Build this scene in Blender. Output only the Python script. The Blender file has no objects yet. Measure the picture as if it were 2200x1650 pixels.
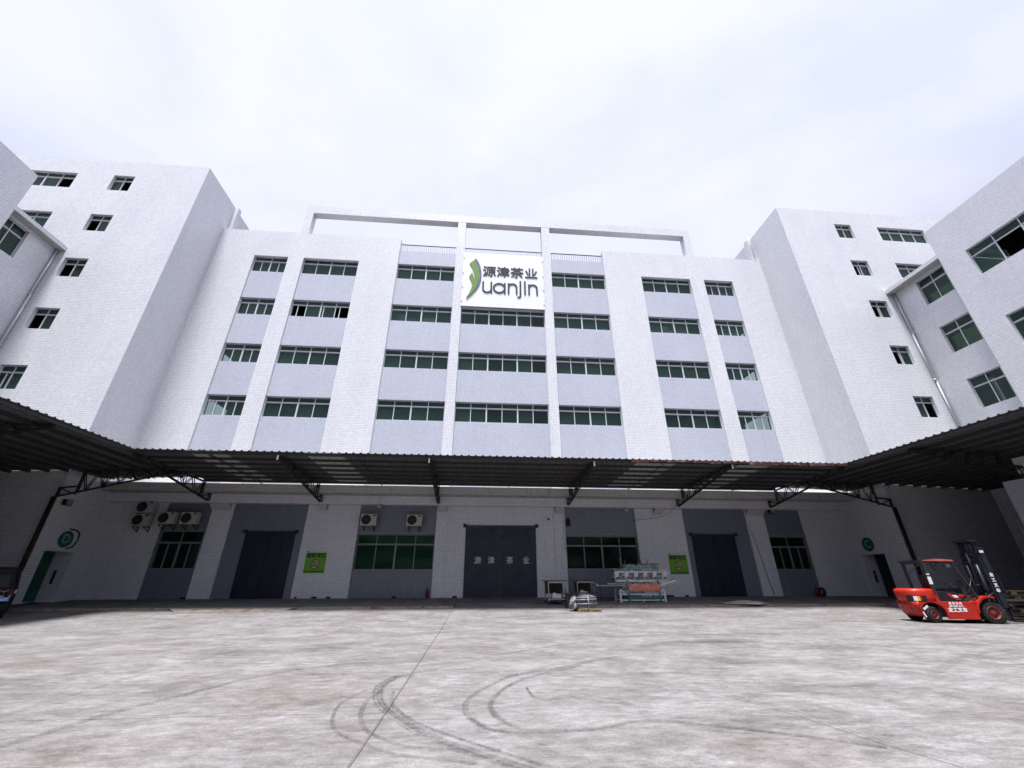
import bpy, math, random
from mathutils import Vector, Matrix
random.seed(7)
scene = bpy.context.scene
COL = scene.collection
V = Vector

# ------------------------------------------------------------------ camera
# the camera stands at x=0, y=-26.72; z=0 is its eye level, the yard lies at z=-1.38
cam_d = bpy.data.cameras.new('camera'); cam = bpy.data.objects.new('camera', cam_d); COL.objects.link(cam)
p_, y_, r_ = math.radians(25.4859), math.radians(4.8011), math.radians(-0.1010)
cp, sp, cy, sy, cr, sr = math.cos(p_), math.sin(p_), math.cos(y_), math.sin(y_), math.cos(r_), math.sin(r_)
fw = V((sy*cp, cy*cp, sp)); rt = V((cy, -sy, 0)); up = rt.cross(fw)
rt2 = rt*cr + up*sr; up2 = up*cr - rt*sr
cam.matrix_world = Matrix(((rt2.x, up2.x, -fw.x, 0), (rt2.y, up2.y, -fw.y, -26.7196), (rt2.z, up2.z, -fw.z, 0), (0, 0, 0, 1)))
cam_d.sensor_width = 36; cam_d.lens = 887.8/2200*36; cam_d.clip_start = .05; cam_d.clip_end = 3000
scene.camera = cam
scene.view_settings.view_transform = 'Standard'; scene.view_settings.look = 'None'
scene.view_settings.exposure = 1.25; scene.view_settings.gamma = 1
scene.cycles.max_bounces = 8; scene.cycles.diffuse_bounces = 1; scene.cycles.transparent_max_bounces = 12
scene.cycles.use_fast_gi = False

# ------------------------------------------------------------------ light
SUN_EL, SUN_AZ = math.radians(77), math.radians(196)     # sky rotation measured from +Y clockwise
world = bpy.data.worlds.new('World'); scene.world = world; world.use_nodes = True
nt = world.node_tree; nt.nodes.clear()
def N(nt, t, **k):
    n = nt.nodes.new(t)
    for a, b in k.items():
        if a in n.inputs.keys(): n.inputs[a].default_value = b
        else: setattr(n, a, b)
    return n
out = N(nt, 'ShaderNodeOutputWorld'); bg = N(nt, 'ShaderNodeBackground', Strength=.1)
sky = N(nt, 'ShaderNodeTexSky'); sky.sky_type = 'NISHITA'; sky.sun_disc = False
sky.sun_elevation = SUN_EL; sky.sun_rotation = SUN_AZ; sky.air_density = 1.2; sky.dust_density = 2.5
tc = N(nt, 'ShaderNodeTexCoord'); mp = N(nt, 'ShaderNodeMapping'); mp.inputs['Scale'].default_value = (1.0, 1.6, 2.6)
mp.inputs['Rotation'].default_value = (0, .25, .5)
no = N(nt, 'ShaderNodeTexNoise', Scale=1.7, Detail=7.0, Roughness=.52); no.inputs['Distortion'].default_value = .5
ramp = N(nt, 'ShaderNodeValToRGB'); ramp.color_ramp.elements[0].position = .36; ramp.color_ramp.elements[0].color = (.74, .74, .74, 1)
ramp.color_ramp.elements[1].position = .60; ramp.color_ramp.elements[1].color = (1, 1, 1, 1)
mx = N(nt, 'ShaderNodeMix'); mx.data_type = 'RGBA'
mx.inputs['B'].default_value = (4.0, 4.12, 4.95, 1)
L = nt.links.new
L(tc.outputs['Generated'], mp.inputs['Vector']); L(mp.outputs[0], no.inputs['Vector']); L(no.outputs['Fac'], ramp.inputs['Fac'])
L(ramp.outputs['Color'], mx.inputs['Factor']); L(sky.outputs[0], mx.inputs['A']); # an overcast sky is darker towards the horizon than overhead
sp_ = N(nt, 'ShaderNodeSeparateXYZ'); L(tc.outputs['Generated'], sp_.inputs[0]); gr = N(nt, 'ShaderNodeValToRGB'); e_ = gr.color_ramp.elements
e_[0].position = 0; e_[0].color = (.10, .10, .105, 1); e_[1].position = .62; e_[1].color = (.97, .97, .97, 1); q_ = e_.new(.35); q_.color = (.56, .56, .57, 1); q_ = e_.new(1.0); q_.color = (1.02, 1.02, 1.02, 1)
m2_ = N(nt, 'ShaderNodeMix'); m2_.data_type = 'RGBA'; m2_.blend_type = 'MULTIPLY'; m2_.inputs['Factor'].default_value = 1
L(sp_.outputs['Z'], gr.inputs['Fac']); L(mx.outputs['Result'], m2_.inputs['A']); L(gr.outputs['Color'], m2_.inputs['B'])
L(m2_.outputs['Result'], bg.inputs['Color']); L(bg.outputs[0], out.inputs[0])
sd = bpy.data.lights.new('sun', 'SUN'); sd.energy = 3.3; sd.angle = math.radians(12); sd.color = (1, .985, .965)
sun = bpy.data.objects.new('sun', sd); COL.objects.link(sun)
sdir = V((math.sin(SUN_AZ)*math.cos(SUN_EL), math.cos(SUN_AZ)*math.cos(SUN_EL), math.sin(SUN_EL)))
sun.rotation_euler = sdir.to_track_quat('Z', 'Y').to_euler(); sun.location = (0, -20, 60)

# ------------------------------------------------------------------ materials
MATS = {}
def newmat(name):
    m = bpy.data.materials.new(name); m.use_nodes = True
    t = m.node_tree; return m, t, t.nodes['Principled BSDF'], t.links.new
def mixc(t, a, b, fac, mode='MIX'):
    n = t.nodes.new('ShaderNodeMix'); n.data_type = 'RGBA'; n.blend_type = mode
    for k, v in (('A', a), ('B', b), ('Factor', fac)):
        if hasattr(v, 'is_output') or isinstance(v, bpy.types.NodeSocket): t.links.new(v, n.inputs[k])
        elif isinstance(v, (int, float)): n.inputs[k].default_value = v
        else: n.inputs[k].default_value = (*v[:3], 1)
    return n.outputs['Result']
def ramp_(t, s, a, b, c0=(0, 0, 0), c1=(1, 1, 1)):
    n = t.nodes.new('ShaderNodeValToRGB'); n.color_ramp.elements[0].position = a; n.color_ramp.elements[1].position = b
    n.color_ramp.elements[0].color = (*c0, 1); n.color_ramp.elements[1].color = (*c1, 1)
    t.links.new(s, n.inputs['Fac']); return n.outputs['Color']
def noise_(t, vec, scale, detail=4, rough=.55, st=None, dist=0):
    if st:
        m = t.nodes.new('ShaderNodeMapping'); m.inputs['Scale'].default_value = st; t.links.new(vec, m.inputs['Vector']); vec = m.outputs[0]
    n = t.nodes.new('ShaderNodeTexNoise'); n.inputs['Scale'].default_value = scale; n.inputs['Detail'].default_value = detail
    n.inputs['Roughness'].default_value = rough; n.inputs['Distortion'].default_value = dist
    t.links.new(vec, n.inputs['Vector']); return n.outputs['Fac']
def plain(name, col, rough=.6, metal=0, var=.12, scale=6, spec=.4, col2=None, amt=0):
    if name in MATS: return MATS[name]
    m, t, b, L = newmat(name)
    c = t.nodes.new('ShaderNodeTexCoord').outputs['Object']
    f = noise_(t, c, scale, 5)
    lo = tuple(x*(1-var) for x in col); hi = tuple(min(1, x*(1+var)) for x in col)
    o = mixc(t, lo, hi, ramp_(t, f, .3, .7))
    if col2: o = mixc(t, o, col2, ramp_(t, noise_(t, c, scale*.6, 8, .65), .62-amt, .7-amt*.6))
    L(o, b.inputs['Base Color']); b.inputs['Roughness'].default_value = rough; b.inputs['Metallic'].default_value = metal
    b.inputs['Specular IOR Level'].default_value = spec
    MATS[name] = m; return m
def tile(name, col, grout, pitch=.114, mort=.0085, dirt=(.55, .5, .45), rough=.3, damt=.45):
    m, t, b, L = newmat(name)
    uv = t.nodes.new('ShaderNodeTexCoord').outputs['UV']
    br = t.nodes.new('ShaderNodeTexBrick'); br.offset = 0; br.squash = 1
    for k, v in {'Scale': 1, 'Mortar Size': mort, 'Mortar Smooth': .25, 'Brick Width': pitch, 'Row Height': pitch, 'Bias': 0}.items(): br.inputs[k].default_value = v
    br.inputs['Color1'].default_value = (*[x*.93 for x in col], 1); br.inputs['Color2'].default_value = (*[min(1, x*1.05) for x in col], 1)
    br.inputs['Mortar'].default_value = (*grout, 1); L(uv, br.inputs['Vector'])
    big = noise_(t, uv, .5, 6, .6, (1, .35, 1))
    st = noise_(t, uv, 1.6, 8, .7, (1.8, .18, 1))
    o = mixc(t, br.outputs['Color'], (.91, .915, .93), ramp_(t, big, .35, .75), 'MULTIPLY')
    o = mixc(t, o, dirt, ramp_(t, st, .56, .84, (0, 0, 0), (damt,)*3))
    L(o, b.inputs['Base Color']); b.inputs['Roughness'].default_value = rough; b.inputs['Specular IOR Level'].default_value = .75
    bp = t.nodes.new('ShaderNodeBump'); bp.inputs['Strength'].default_value = .35; bp.inputs['Distance'].default_value = .004; bp.invert = True
    L(br.outputs['Fac'], bp.inputs['Height']); L(bp.outputs[0], b.inputs['Normal'])
    MATS[name] = m; return m
WHITE_TILE = tile('white_tile', (.91, .92, .985), (.33, .335, .42), mort=.006)
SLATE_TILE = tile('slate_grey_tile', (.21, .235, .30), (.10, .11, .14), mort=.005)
BLUE_TILE = tile('blue_grey_tile', (.62, .65, .76), (.36, .38, .46), mort=.005)
STAIN_TILE = tile('stained_white_tile', (.74, .72, .71), (.14, .12, .11), mort=.007, dirt=(.26, .13, .07), damt=.85)
LEDGE = plain('painted_soffit', (.6, .59, .57), .8, 0, .12, 2, col2=(.3, .27, .24), amt=.05)
ROOFM = plain('roof_felt', (.07, .07, .07), .9)
RENDER_W = plain('white_render', (.72, .72, .76), .8, 0, .06, 1)
ALU = plain('aluminium', (.66, .68, .72), .45, .15, .06, 3)
ALU2 = plain('shade_dark_aluminium', (.26, .29, .29), .5, .15, .1, 3)  # ground floor copy of the aluminium, canopy shade put into its colour
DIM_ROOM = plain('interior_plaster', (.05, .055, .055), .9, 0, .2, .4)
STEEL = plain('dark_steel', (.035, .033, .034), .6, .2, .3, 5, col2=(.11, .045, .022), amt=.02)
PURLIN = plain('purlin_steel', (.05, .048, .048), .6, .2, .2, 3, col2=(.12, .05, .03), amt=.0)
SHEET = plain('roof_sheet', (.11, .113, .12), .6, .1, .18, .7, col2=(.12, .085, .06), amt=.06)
RUST = plain('rusted_flashing', (.07, .02, .014), .85, 0, .5, 5, col2=(.16, .15, .14), amt=.1)
NAVY = plain('navy_steel_door', (.028, .037, .062), .45, .1, .3, 1.2, col2=(.06, .07, .10), amt=.05)
NAVY2 = plain('dark_navy_door', (.015, .021, .04), .4, .1, .3, 1.2, col2=(.05, .06, .085), amt=.04)
BLACK = plain('black_paint', (.012, .012, .014), .4, 0, .2)
DARK = plain('charcoal_paint', (.03, .032, .038), .45, 0, .15)
OFFW = plain('off_white_paint', (.7, .7, .68), .5, 0, .06)
PVC = plain('white_pipe', (.8, .8, .82), .35, 0, .04)
RUBBER = plain('rubber', (.018, .017, .016), .85, 0, .3, 8, col2=(.07, .065, .06), amt=.02)
WOOD = plain('pallet_wood', (.27, .195, .115), .8, 0, .3, 5, col2=(.16, .11, .07), amt=.06)
TEAL = plain('teal_paint', (.02, .17, .13), .5, 0, .2, 3)
def glass(name, tint=(.72, .86, .8), refl=(.38, .48, .47), base=(.055, .11, .092)):
    m, t, b, L = newmat(name); t.nodes.remove(b)
    o = t.nodes['Material Output']
    tr = t.nodes.new('ShaderNodeBsdfTransparent'); tr.inputs[0].default_value = (*tint, 1)
    gl = t.nodes.new('ShaderNodeBsdfGlossy'); gl.inputs['Roughness'].default_value = .04; gl.inputs[0].default_value = (*refl, 1)
    df = t.nodes.new('ShaderNodeBsdfDiffuse'); gi_ = t.nodes.new('ShaderNodeNewGeometry'); L(mixc(t, tuple(x*.45 for x in base), tuple(x*1.5 for x in base), gi_.outputs['Random Per Island']), df.inputs[0])
    c = t.nodes.new('ShaderNodeTexCoord').outputs['Object']
    bp = t.nodes.new('ShaderNodeBump'); bp.inputs['Strength'].default_value = .06; bp.inputs['Distance'].default_value = .05
    L(noise_(t, c, .9, 2), bp.inputs['Height']); L(bp.outputs[0], gl.inputs['Normal'])
    fr = t.nodes.new('ShaderNodeFresnel'); fr.inputs[0].default_value = 1.62
    m1 = t.nodes.new('ShaderNodeMixShader'); m1.inputs[0].default_value = .3; L(tr.outputs[0], m1.inputs[1]); L(df.outputs[0], m1.inputs[2])
    m2 = t.nodes.new('ShaderNodeMixShader'); L(fr.outputs[0], m2.inputs[0]); L(m1.outputs[0], m2.inputs[1]); L(gl.outputs[0], m2.inputs[2])
    L(m2.outputs[0], o.inputs[0]); MATS[name] = m; return m
GLASS = glass('green_glass')
GLASS_LOW = glass('shaded_window_glass', (.35, .5, .45), (.4, .5, .48), (.02, .045, .036))  # ground floor copy of the glass, canopy shade put into its darker colours
def concrete():
    m, t, b, L = newmat('yard_concrete')
    c = t.nodes.new('ShaderNodeTexCoord').outputs['Object']
    base = mixc(t, (.122, .113, .109), (.235, .226, .229), ramp_(t, noise_(t, c, .8, 12, .74, (.85, 1.15, 1), .5), .36, .64))
    base = mixc(t, base, (.135, .113, .102), ramp_(t, noise_(t, c, .3, 8, .65, (.8, 1.1, 1), .8), .48, .74, (0, 0, 0), (.6,)*3))
    base = mixc(t, base, (.32, .315, .335), ramp_(t, noise_(t, c, 1.1, 12, .8, (.9, 1.1, 1), .3), .53, .68, (0, 0, 0), (.5,)*3))
    base = mixc(t, base, (.10, .09, .085), ramp_(t, noise_(t, c, .8, 12, .76, (.5, 1.6, 1), .9), .60, .76, (0, 0, 0), (.5,)*3))
    base = mixc(t, base, mixc(t, (.22,)*3, (.78,)*3, ramp_(t, noise_(t, c, 6, 12, .85, (.6, 1.2, 1)), .36, .64)), .7, 'OVERLAY')
    base = mixc(t, base, mixc(t, (.15,)*3, (.85,)*3, ramp_(t, noise_(t, c, 45, 6, .8), .35, .65)), .32, 'OVERLAY')
    base = mixc(t, base, (.34, .335, .35), ramp_(t, noise_(t, c, 2.2, 12, .82, (.35, 2.6, 1), 1.2), .55, .66, (0, 0, 0), (.45,)*3))
    # brown oil stains with shapes of their own
    sep = t.nodes.new('ShaderNodeSeparateXYZ'); L(c, sep.inputs[0])
    for (x, y, rx, ry, k) in ((5.9, -15.0, 1.9, .5, .75), (7.7, -16.3, 1.2, .3, .45), (4.9, -17.9, 1.0, .25, .5), (7.4, -13.6, 2.4, .35, .4), (-3.2, -15.0, 1.2, .7, .35), (2.6, -15.6, 1.6, .35, .35)):
        mp = t.nodes.new('ShaderNodeMapping'); mp.inputs['Location'].default_value = (-x/rx, -y/ry, 0); mp.inputs['Scale'].default_value = (1/rx, 1/ry, 0)
        L(c, mp.inputs['Vector'])
        ln = t.nodes.new('ShaderNodeVectorMath'); ln.operation = 'LENGTH'; L(mp.outputs[0], ln.inputs[0])
        ns = noise_(t, c, 1.6, 8, .7, (.5, 1.6, 1))
        ma = t.nodes.new('ShaderNodeMath'); ma.operation = 'MULTIPLY_ADD'; ma.inputs[1].default_value = 2.4; L(ns, ma.inputs[0]); 
        mb = t.nodes.new('ShaderNodeMath'); mb.operation = 'SUBTRACT'; mb.inputs[1].default_value = 1.2
        L(ln.outputs['Value'], ma.inputs[2]); L(ma.outputs[0], mb.inputs[0])
        base = mixc(t, base, (.062, .052, .047), ramp_(t, mb.outputs[0], .25, 1.15, (k,)*3, (0, 0, 0)))
    L(base, b.inputs['Base Color']); b.inputs['Roughness'].default_value = .85; b.inputs['Specular IOR Level'].default_value = .25
    bp = t.nodes.new('ShaderNodeBump'); bp.inputs['Strength'].default_value = .4; bp.inputs['Distance'].default_value = .01
    L(noise_(t, c, 9, 8, .7), bp.inputs['Height']); L(bp.outputs[0], b.inputs['Normal'])
    return m
CONC = concrete()
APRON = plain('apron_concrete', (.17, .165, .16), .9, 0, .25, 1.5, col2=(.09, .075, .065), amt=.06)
KERBM = plain('worn_kerb_concrete', (.33, .29, .26), .9, 0, .3, 3, col2=(.2, .12, .08), amt=.1)
GRAV = plain('pale_gravel', (.40, .39, .36), .95, 0, .5, 30)
def streak(name, col, dens, tread=False):
    m, t, b, L = newmat(name); o = t.nodes['Material Output']
    uv = t.nodes.new('ShaderNodeTexCoord').outputs['UV']; oc = t.nodes.new('ShaderNodeTexCoord').outputs['Object']
    sep = t.nodes.new('ShaderNodeSeparateXYZ'); L(uv, sep.inputs[0])
    a = t.nodes.new('ShaderNodeMath'); a.operation = 'SUBTRACT'; a.inputs[1].default_value = .5; L(sep.outputs['X'], a.inputs[0])
    a2 = t.nodes.new('ShaderNodeMath'); a2.operation = 'ABSOLUTE'; L(a.outputs[0], a2.inputs[0])
    edge = ramp_(t, a2.outputs[0], .25, .5, (1, 1, 1), (0, 0, 0))
    n1 = ramp_(t, noise_(t, oc, 16, 10, .85), .40, .58)
    n2 = ramp_(t, noise_(t, oc, 1.5, 4, .6), .30, .62)
    lines = ramp_(t, noise_(t, uv, 7, 2, .5, (1, .04, 1)), .42, .56) if tread else ramp_(t, noise_(t, uv, 5, 2, .5, (1, .05, 1)), .35, .6)
    f = mixc(t, edge, n1, 1.0, 'MULTIPLY'); f = mixc(t, f, n2, .8, 'MULTIPLY'); f = mixc(t, f, lines, .75, 'MULTIPLY'); f = mixc(t, f, (dens,)*3, 1.0, 'MULTIPLY')
    tr = t.nodes.new('ShaderNodeBsdfTransparent'); ms = t.nodes.new('ShaderNodeMixShader')
    L(f, ms.inputs[0]); L(tr.outputs[0], ms.inputs[1]); L(b.outputs[0], ms.inputs[2]); L(ms.outputs[0], o.inputs[0])
    b.inputs['Base Color'].default_value = (*col, 1); b.inputs['Roughness'].default_value = .8
    return m
TYRE = streak('tyre_rubber_mark', (.06, .06, .065), .9)
TYRE2 = streak('faint_tyre_mark', (.12, .115, .115), .45)
TREAD = streak('tread_pattern_mark', (.06, .06, .065), .95, True)
TYRE3 = streak('fresh_tyre_mark', (.035, .035, .04), 1.0)
CRACK = plain('joint_dirt', (.10, .095, .09), .95, 0, .3)

# ------------------------------------------------------------------ mesh helpers
FY = (V((1, 0, 0)), V((0, 0, 1)))       # a wall facing -Y: u = x, w = outwards = -y
FR = (V((0, -1, 0)), V((0, 0, 1)))      # facing -X: u = -y, w = -x
FL = (V((0, 1, 0)), V((0, 0, 1)))       # facing +X: u = y, w = x
class MB:
    def __init__(s, F=None):
        s.v = []; s.f = []; s.uv = []; s.mi = []; s.F = F; s.m = 0; s.sm = []
    def P(s, p):
        if s.F is None: return V(p)
        r, u = s.F; o = r.cross(u); return r*p[0] + o*p[1] + u*p[2]     # (u, w, z)
    def face(s, pts, uvs=None, smooth=False):
        i = len(s.v); s.v += [s.P(p) for p in pts]; s.f.append(list(range(i, i+len(pts)))); s.mi.append(s.m); s.sm.append(smooth)
        if uvs is None:
            a = V(pts[1])-V(pts[0]); b = V(pts[2])-V(pts[1]); n = a.cross(b); k = max(range(3), key=lambda j: abs(n[j]))
            uvs = [(p[1], p[2]) if k == 0 else (p[0], p[2]) if k == 1 else (p[0], p[1]) for p in pts]
        s.uv += uvs
    def box(s, x0, x1, y0, y1, z0, z1, skip=''):
        x0, x1 = min(x0, x1), max(x0, x1); y0, y1 = min(y0, y1), max(y0, y1); z0, z1 = min(z0, z1), max(z0, z1)
        c = {'-x': [(x0, y1, z0), (x0, y0, z0), (x0, y0, z1), (x0, y1, z1)], '+x': [(x1, y0, z0), (x1, y1, z0), (x1, y1, z1), (x1, y0, z1)],
             '-y': [(x0, y0, z0), (x1, y0, z0), (x1, y0, z1), (x0, y0, z1)], '+y': [(x1, y1, z0), (x0, y1, z0), (x0, y1, z1), (x1, y1, z1)],
             '-z': [(x0, y1, z0), (x1, y1, z0), (x1, y0, z0), (x0, y0, z0)], '+z': [(x0, y0, z1), (x1, y0, z1), (x1, y1, z1), (x0, y1, z1)]}
        for k, q in c.items():
            if k not in skip.split(): s.face(q)
        return s
    def bar(s, a, b, w=.06, h=None, roll=None):
        h = h or w; a = V(a); b = V(b); d = (b-a).normalized()
        r = V(roll) if roll else (V((0, 0, 1)) if abs(d.z) < .9 else V((1, 0, 0)))
        sx = d.cross(r).normalized(); su = sx.cross(d).normalized()
        q = [(sx*i*w/2 + su*j*h/2) for i, j in ((-1, -1), (1, -1), (1, 1), (-1, 1))]
        A = [a+x for x in q]; B = [b+x for x in q]
        for i in range(4):
            j = (i+1) % 4; s.face([A[i], A[j], B[j], B[i]])
        s.face(A[::-1]); s.face(B); return s
    def tube(s, pts, r=.03, n=8, cap=True, closed=False):
        pts = [V(p) for p in pts]; rings = []; prev = None
        m = len(pts)
        for i, p in enumerate(pts):
            if closed: d = (pts[(i+1) % m]-pts[i-1]).normalized()
            else: d = (pts[min(i+1, m-1)]-pts[max(i-1, 0)]).normalized()
            if prev is None: x = d.orthogonal().normalized()
            else: x = (prev - d*prev.dot(d)).normalized()
            prev = x; y = d.cross(x); rr = r[i] if isinstance(r, (list, tuple)) else r
            rings.append([p + (x*math.cos(2*math.pi*k/n) + y*math.sin(2*math.pi*k/n))*rr for k in range(n)])
        base = len(s.v)
        for ring in rings: s.v += [s.P(q) for q in ring]
        for i in range(m if closed else m-1):
            for k in range(n):
                a = base+i*n+k; b = base+i*n+(k+1) % n; i2 = (i+1) % m; c = base+i2*n+(k+1) % n; d = base+i2*n+k
                s.f.append([a, b, c, d]); s.mi.append(s.m); s.sm.append(True); s.uv += [(0, 0), (1, 0), (1, 1), (0, 1)]
        if cap and not closed:
            for ring, rev in ((rings[0], True), (rings[-1], False)):
                s.face(ring[::-1] if rev else ring)
        return s
    def cyl(s, c, r, h0, h1, axis='y', n=24, r2=None, cap=True):
        ax = {'x': V((1, 0, 0)), 'y': V((0, 1, 0)), 'z': V((0, 0, 1))}[axis]
        return s.tube([V(c)+ax*h0, V(c)+ax*h1], [r, r if r2 is None else r2], n, cap)
    def lathe(s, c, prof, axis='y', n=28):
        """prof: list of (radius, height along the axis), closed as a ring profile"""
        c = V(c); A = {'x': (V((1, 0, 0)), V((0, 1, 0)), V((0, 0, 1))), 'y': (V((0, 1, 0)), V((1, 0, 0)), V((0, 0, 1))), 'z': (V((0, 0, 1)), V((1, 0, 0)), V((0, 1, 0)))}[axis]
        b0 = len(s.v); m = len(prof)
        for k in range(n):
            a = 2*math.pi*k/n
            for (r, h) in prof: s.v.append(s.P(c + A[0]*h + (A[1]*math.cos(a)+A[2]*math.sin(a))*r))
        for k in range(n):
            for i in range(m-1):
                q = [b0+k*m+i, b0+((k+1) % n)*m+i, b0+((k+1) % n)*m+i+1, b0+k*m+i+1]
                s.f.append(q); s.mi.append(s.m); s.sm.append(True); s.uv += [(0, 0), (1, 0), (1, 1), (0, 1)]
        return s
    def prism(s, pts, w0, w1, axis=1):
        """polygon pts (a,b) extruded along axis between w0 and w1; other axes in order"""
        def mk(p, w): q = list(p); q.insert(axis, w); return tuple(q)
        A = [mk(p, w0) for p in pts]; B = [mk(p, w1) for p in pts]; n = len(pts)
        s.face(A); s.face(B[::-1])
        for i in range(n):
            j = (i+1) % n; s.face([A[j], A[i], B[i], B[j]])
        return s
    def build(s, name, mats, parent=None, world=True, origin=None, bevel=0, label=None, recalc=True):
        me = bpy.data.meshes.new(name)
        P0 = WL.get(parent.name, V((0, 0, 0))) if (parent and world) else V((0, 0, 0))
        if origin is None:
            xs = [p.x for p in s.v]; ys = [p.y for p in s.v]; zs = [p.z for p in s.v]
            origin = V(((min(xs)+max(xs))/2, (min(ys)+max(ys))/2, min(zs)))
        origin = V(origin)
        me.from_pydata([p-origin for p in s.v], [], s.f)
        uvl = me.uv_layers.new(name='UVMap')
        for i, u in enumerate(s.uv): uvl.data[i].uv = (u[0], u[1])
        for i, p in enumerate(me.polygons): p.material_index = s.mi[i]; p.use_smooth = s.sm[i]
        for mt in (mats if isinstance(mats, (list, tuple)) else [mats]): me.materials.append(mt)
        import bmesh
        bm = bmesh.new(); bm.from_mesh(me); bmesh.ops.remove_doubles(bm, verts=bm.verts, dist=1e-5); recalc and bmesh.ops.recalc_face_normals(bm, faces=bm.faces); bm.to_mesh(me); bm.free()
        o = bpy.data.objects.new(name, me); COL.objects.link(o); o.location = origin - P0
        if parent: o.parent = parent
        WL[o.name] = origin
        if bevel:
            md = o.modifiers.new('b', 'BEVEL'); md.width = bevel; md.segments = 2; md.limit_method = 'ANGLE'
        if label: o['label'] = label
        return o
WL = {}
def thing(name, label, cat, loc=(0, 0, 0), rot=0, group=None):
    o = bpy.data.objects.new(name, None); COL.objects.link(o); o.location = loc; o.rotation_euler = (0, 0, rot); o.empty_display_size = .3
    WL[o.name] = V(loc); return tag(o, label, cat, group)
def tag(o, label, cat, group=None):
    o['label'] = label; o['category'] = cat
    if group: o['group'] = group
    return o
def dup(o, loc, label, parent=None):
    c = o.copy(); COL.objects.link(c)
    if parent is None: c.location = loc; c['label'] = label
    else: c.parent = parent
    for ch in o.children: dup(ch, None, None, c)
    return c
def text_mb(mb, body, size, o, R, U, bold=0, depth=.01, align='CENTER'):
    cu = bpy.data.curves.new('t', 'FONT'); cu.body = body; cu.size = size; cu.align_x = align; cu.align_y = 'CENTER'; cu.extrude = depth/2; cu.resolution_u = 3
    ob = bpy.data.objects.new('t', cu); COL.objects.link(ob)
    bpy.context.view_layer.update(); dg = bpy.context.evaluated_depsgraph_get()
    me = bpy.data.meshes.new_from_object(ob.evaluated_get(dg))
    R = V(R); U = V(U); W = R.cross(U); o = V(o)
    # heavier strokes: the same glyphs laid slightly apart, each a hair deeper
    for k, (dx, dy) in enumerate(((0, 0), (1, 0), (-1, 0), (0, 1), (0, -1)) if bold else ((0, 0),)):
        i = len(mb.v)
        for v in me.vertices: mb.v.append(o + R*(v.co.x+dx*bold) + U*(v.co.y+dy*bold) + W*((v.co.z+depth/2)*(1+.04*k)))
        for p in me.polygons:
            mb.f.append([i+q for q in p.vertices]); mb.mi.append(mb.m); mb.sm.append(False); mb.uv += [(0, 0)]*len(p.vertices)
    bpy.data.objects.remove(ob); bpy.data.curves.remove(cu); bpy.data.meshes.remove(me)
def ribbon(mb, pts, w, o, R, U, depth, n=8):
    """monoline stroke with round caps, extruded, in the plane o + R*x + U*y"""
    R = V(R); U = V(U); W = R.cross(U); o = V(o)
    def pl(x, y, d): return o+R*x+U*y+W*d
    L_, R_ = [], []
    for i, p in enumerate(pts):
        a = V(pts[max(i-1, 0)]); b = V(pts[min(i+1, len(pts)-1)]); d = (b-a).normalized(); nrm = V((-d.y, d.x)); p = V(p)
        L_.append(p+nrm*w/2); R_.append(p-nrm*w/2)
    d0 = (V(pts[0])-V(pts[1])).normalized(); d1 = (V(pts[-1])-V(pts[-2])).normalized()
    cap0 = [V(pts[0]) + (Matrix.Rotation(a, 2) @ d0)*w/2 for a in [math.pi/2 - math.pi*k/n for k in range(1, n)]]
    cap1 = [V(pts[-1]) + (Matrix.Rotation(a, 2) @ d1)*w/2 for a in [math.pi/2 - math.pi*k/n for k in range(1, n)]]
    ring = L_ + cap1 + R_[::-1] + cap0
    for q in range(len(L_)-1):
        mb.face([pl(*L_[q], depth), pl(*L_[q+1], depth), pl(*R_[q+1], depth), pl(*R_[q], depth)], [(0, 0)]*4)
    for c, A, B in ((cap1, L_[-1], R_[-1]), (cap0, R_[0], L_[0])):
        mb.face([pl(*x, depth) for x in [A]+c+[B]], [(0, 0)]*(len(c)+2))
    for i in range(len(ring)):
        a, b = ring[i], ring[(i+1) % len(ring)]
        mb.face([pl(*a, 0), pl(*b, 0), pl(*b, depth), pl(*a, depth)], [(0, 0)]*4)

# ------------------------------------------------------------------ ground
G = -1.38
PROF = [(60, -.865), (0.3, -.865), (0, -.87), (-5, -1.13), (-7.1, -1.25), (-10, -1.35), (-12, -1.38), (-18, -1.38), (-30, -1.38), (-70, -1.38)]
def ground_z(y):
    for (y1, z1), (y0, z0) in zip(PROF, PROF[1:]):
        if y0 <= y <= y1: return z0+(z1-z0)*(y-y0)/(y1-y0)
    return G
mb = MB()
for (y1, z1), (y0, z0) in zip(PROF, PROF[1:]):
    for x0 in range(-80, 80, 20): mb.face([(x0, y0, z0), (x0+20, y0, z0), (x0+20, y1, z1), (x0, y1, z1)])
yard = mb.build('yard_ground', CONC, origin=(0, 0, 0)); yard['kind'] = 'structure'
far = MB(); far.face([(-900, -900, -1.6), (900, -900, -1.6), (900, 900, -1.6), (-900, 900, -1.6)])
o = far.build('ground', APRON, origin=(0, 0, -1.6)); o['kind'] = 'structure'
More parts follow.
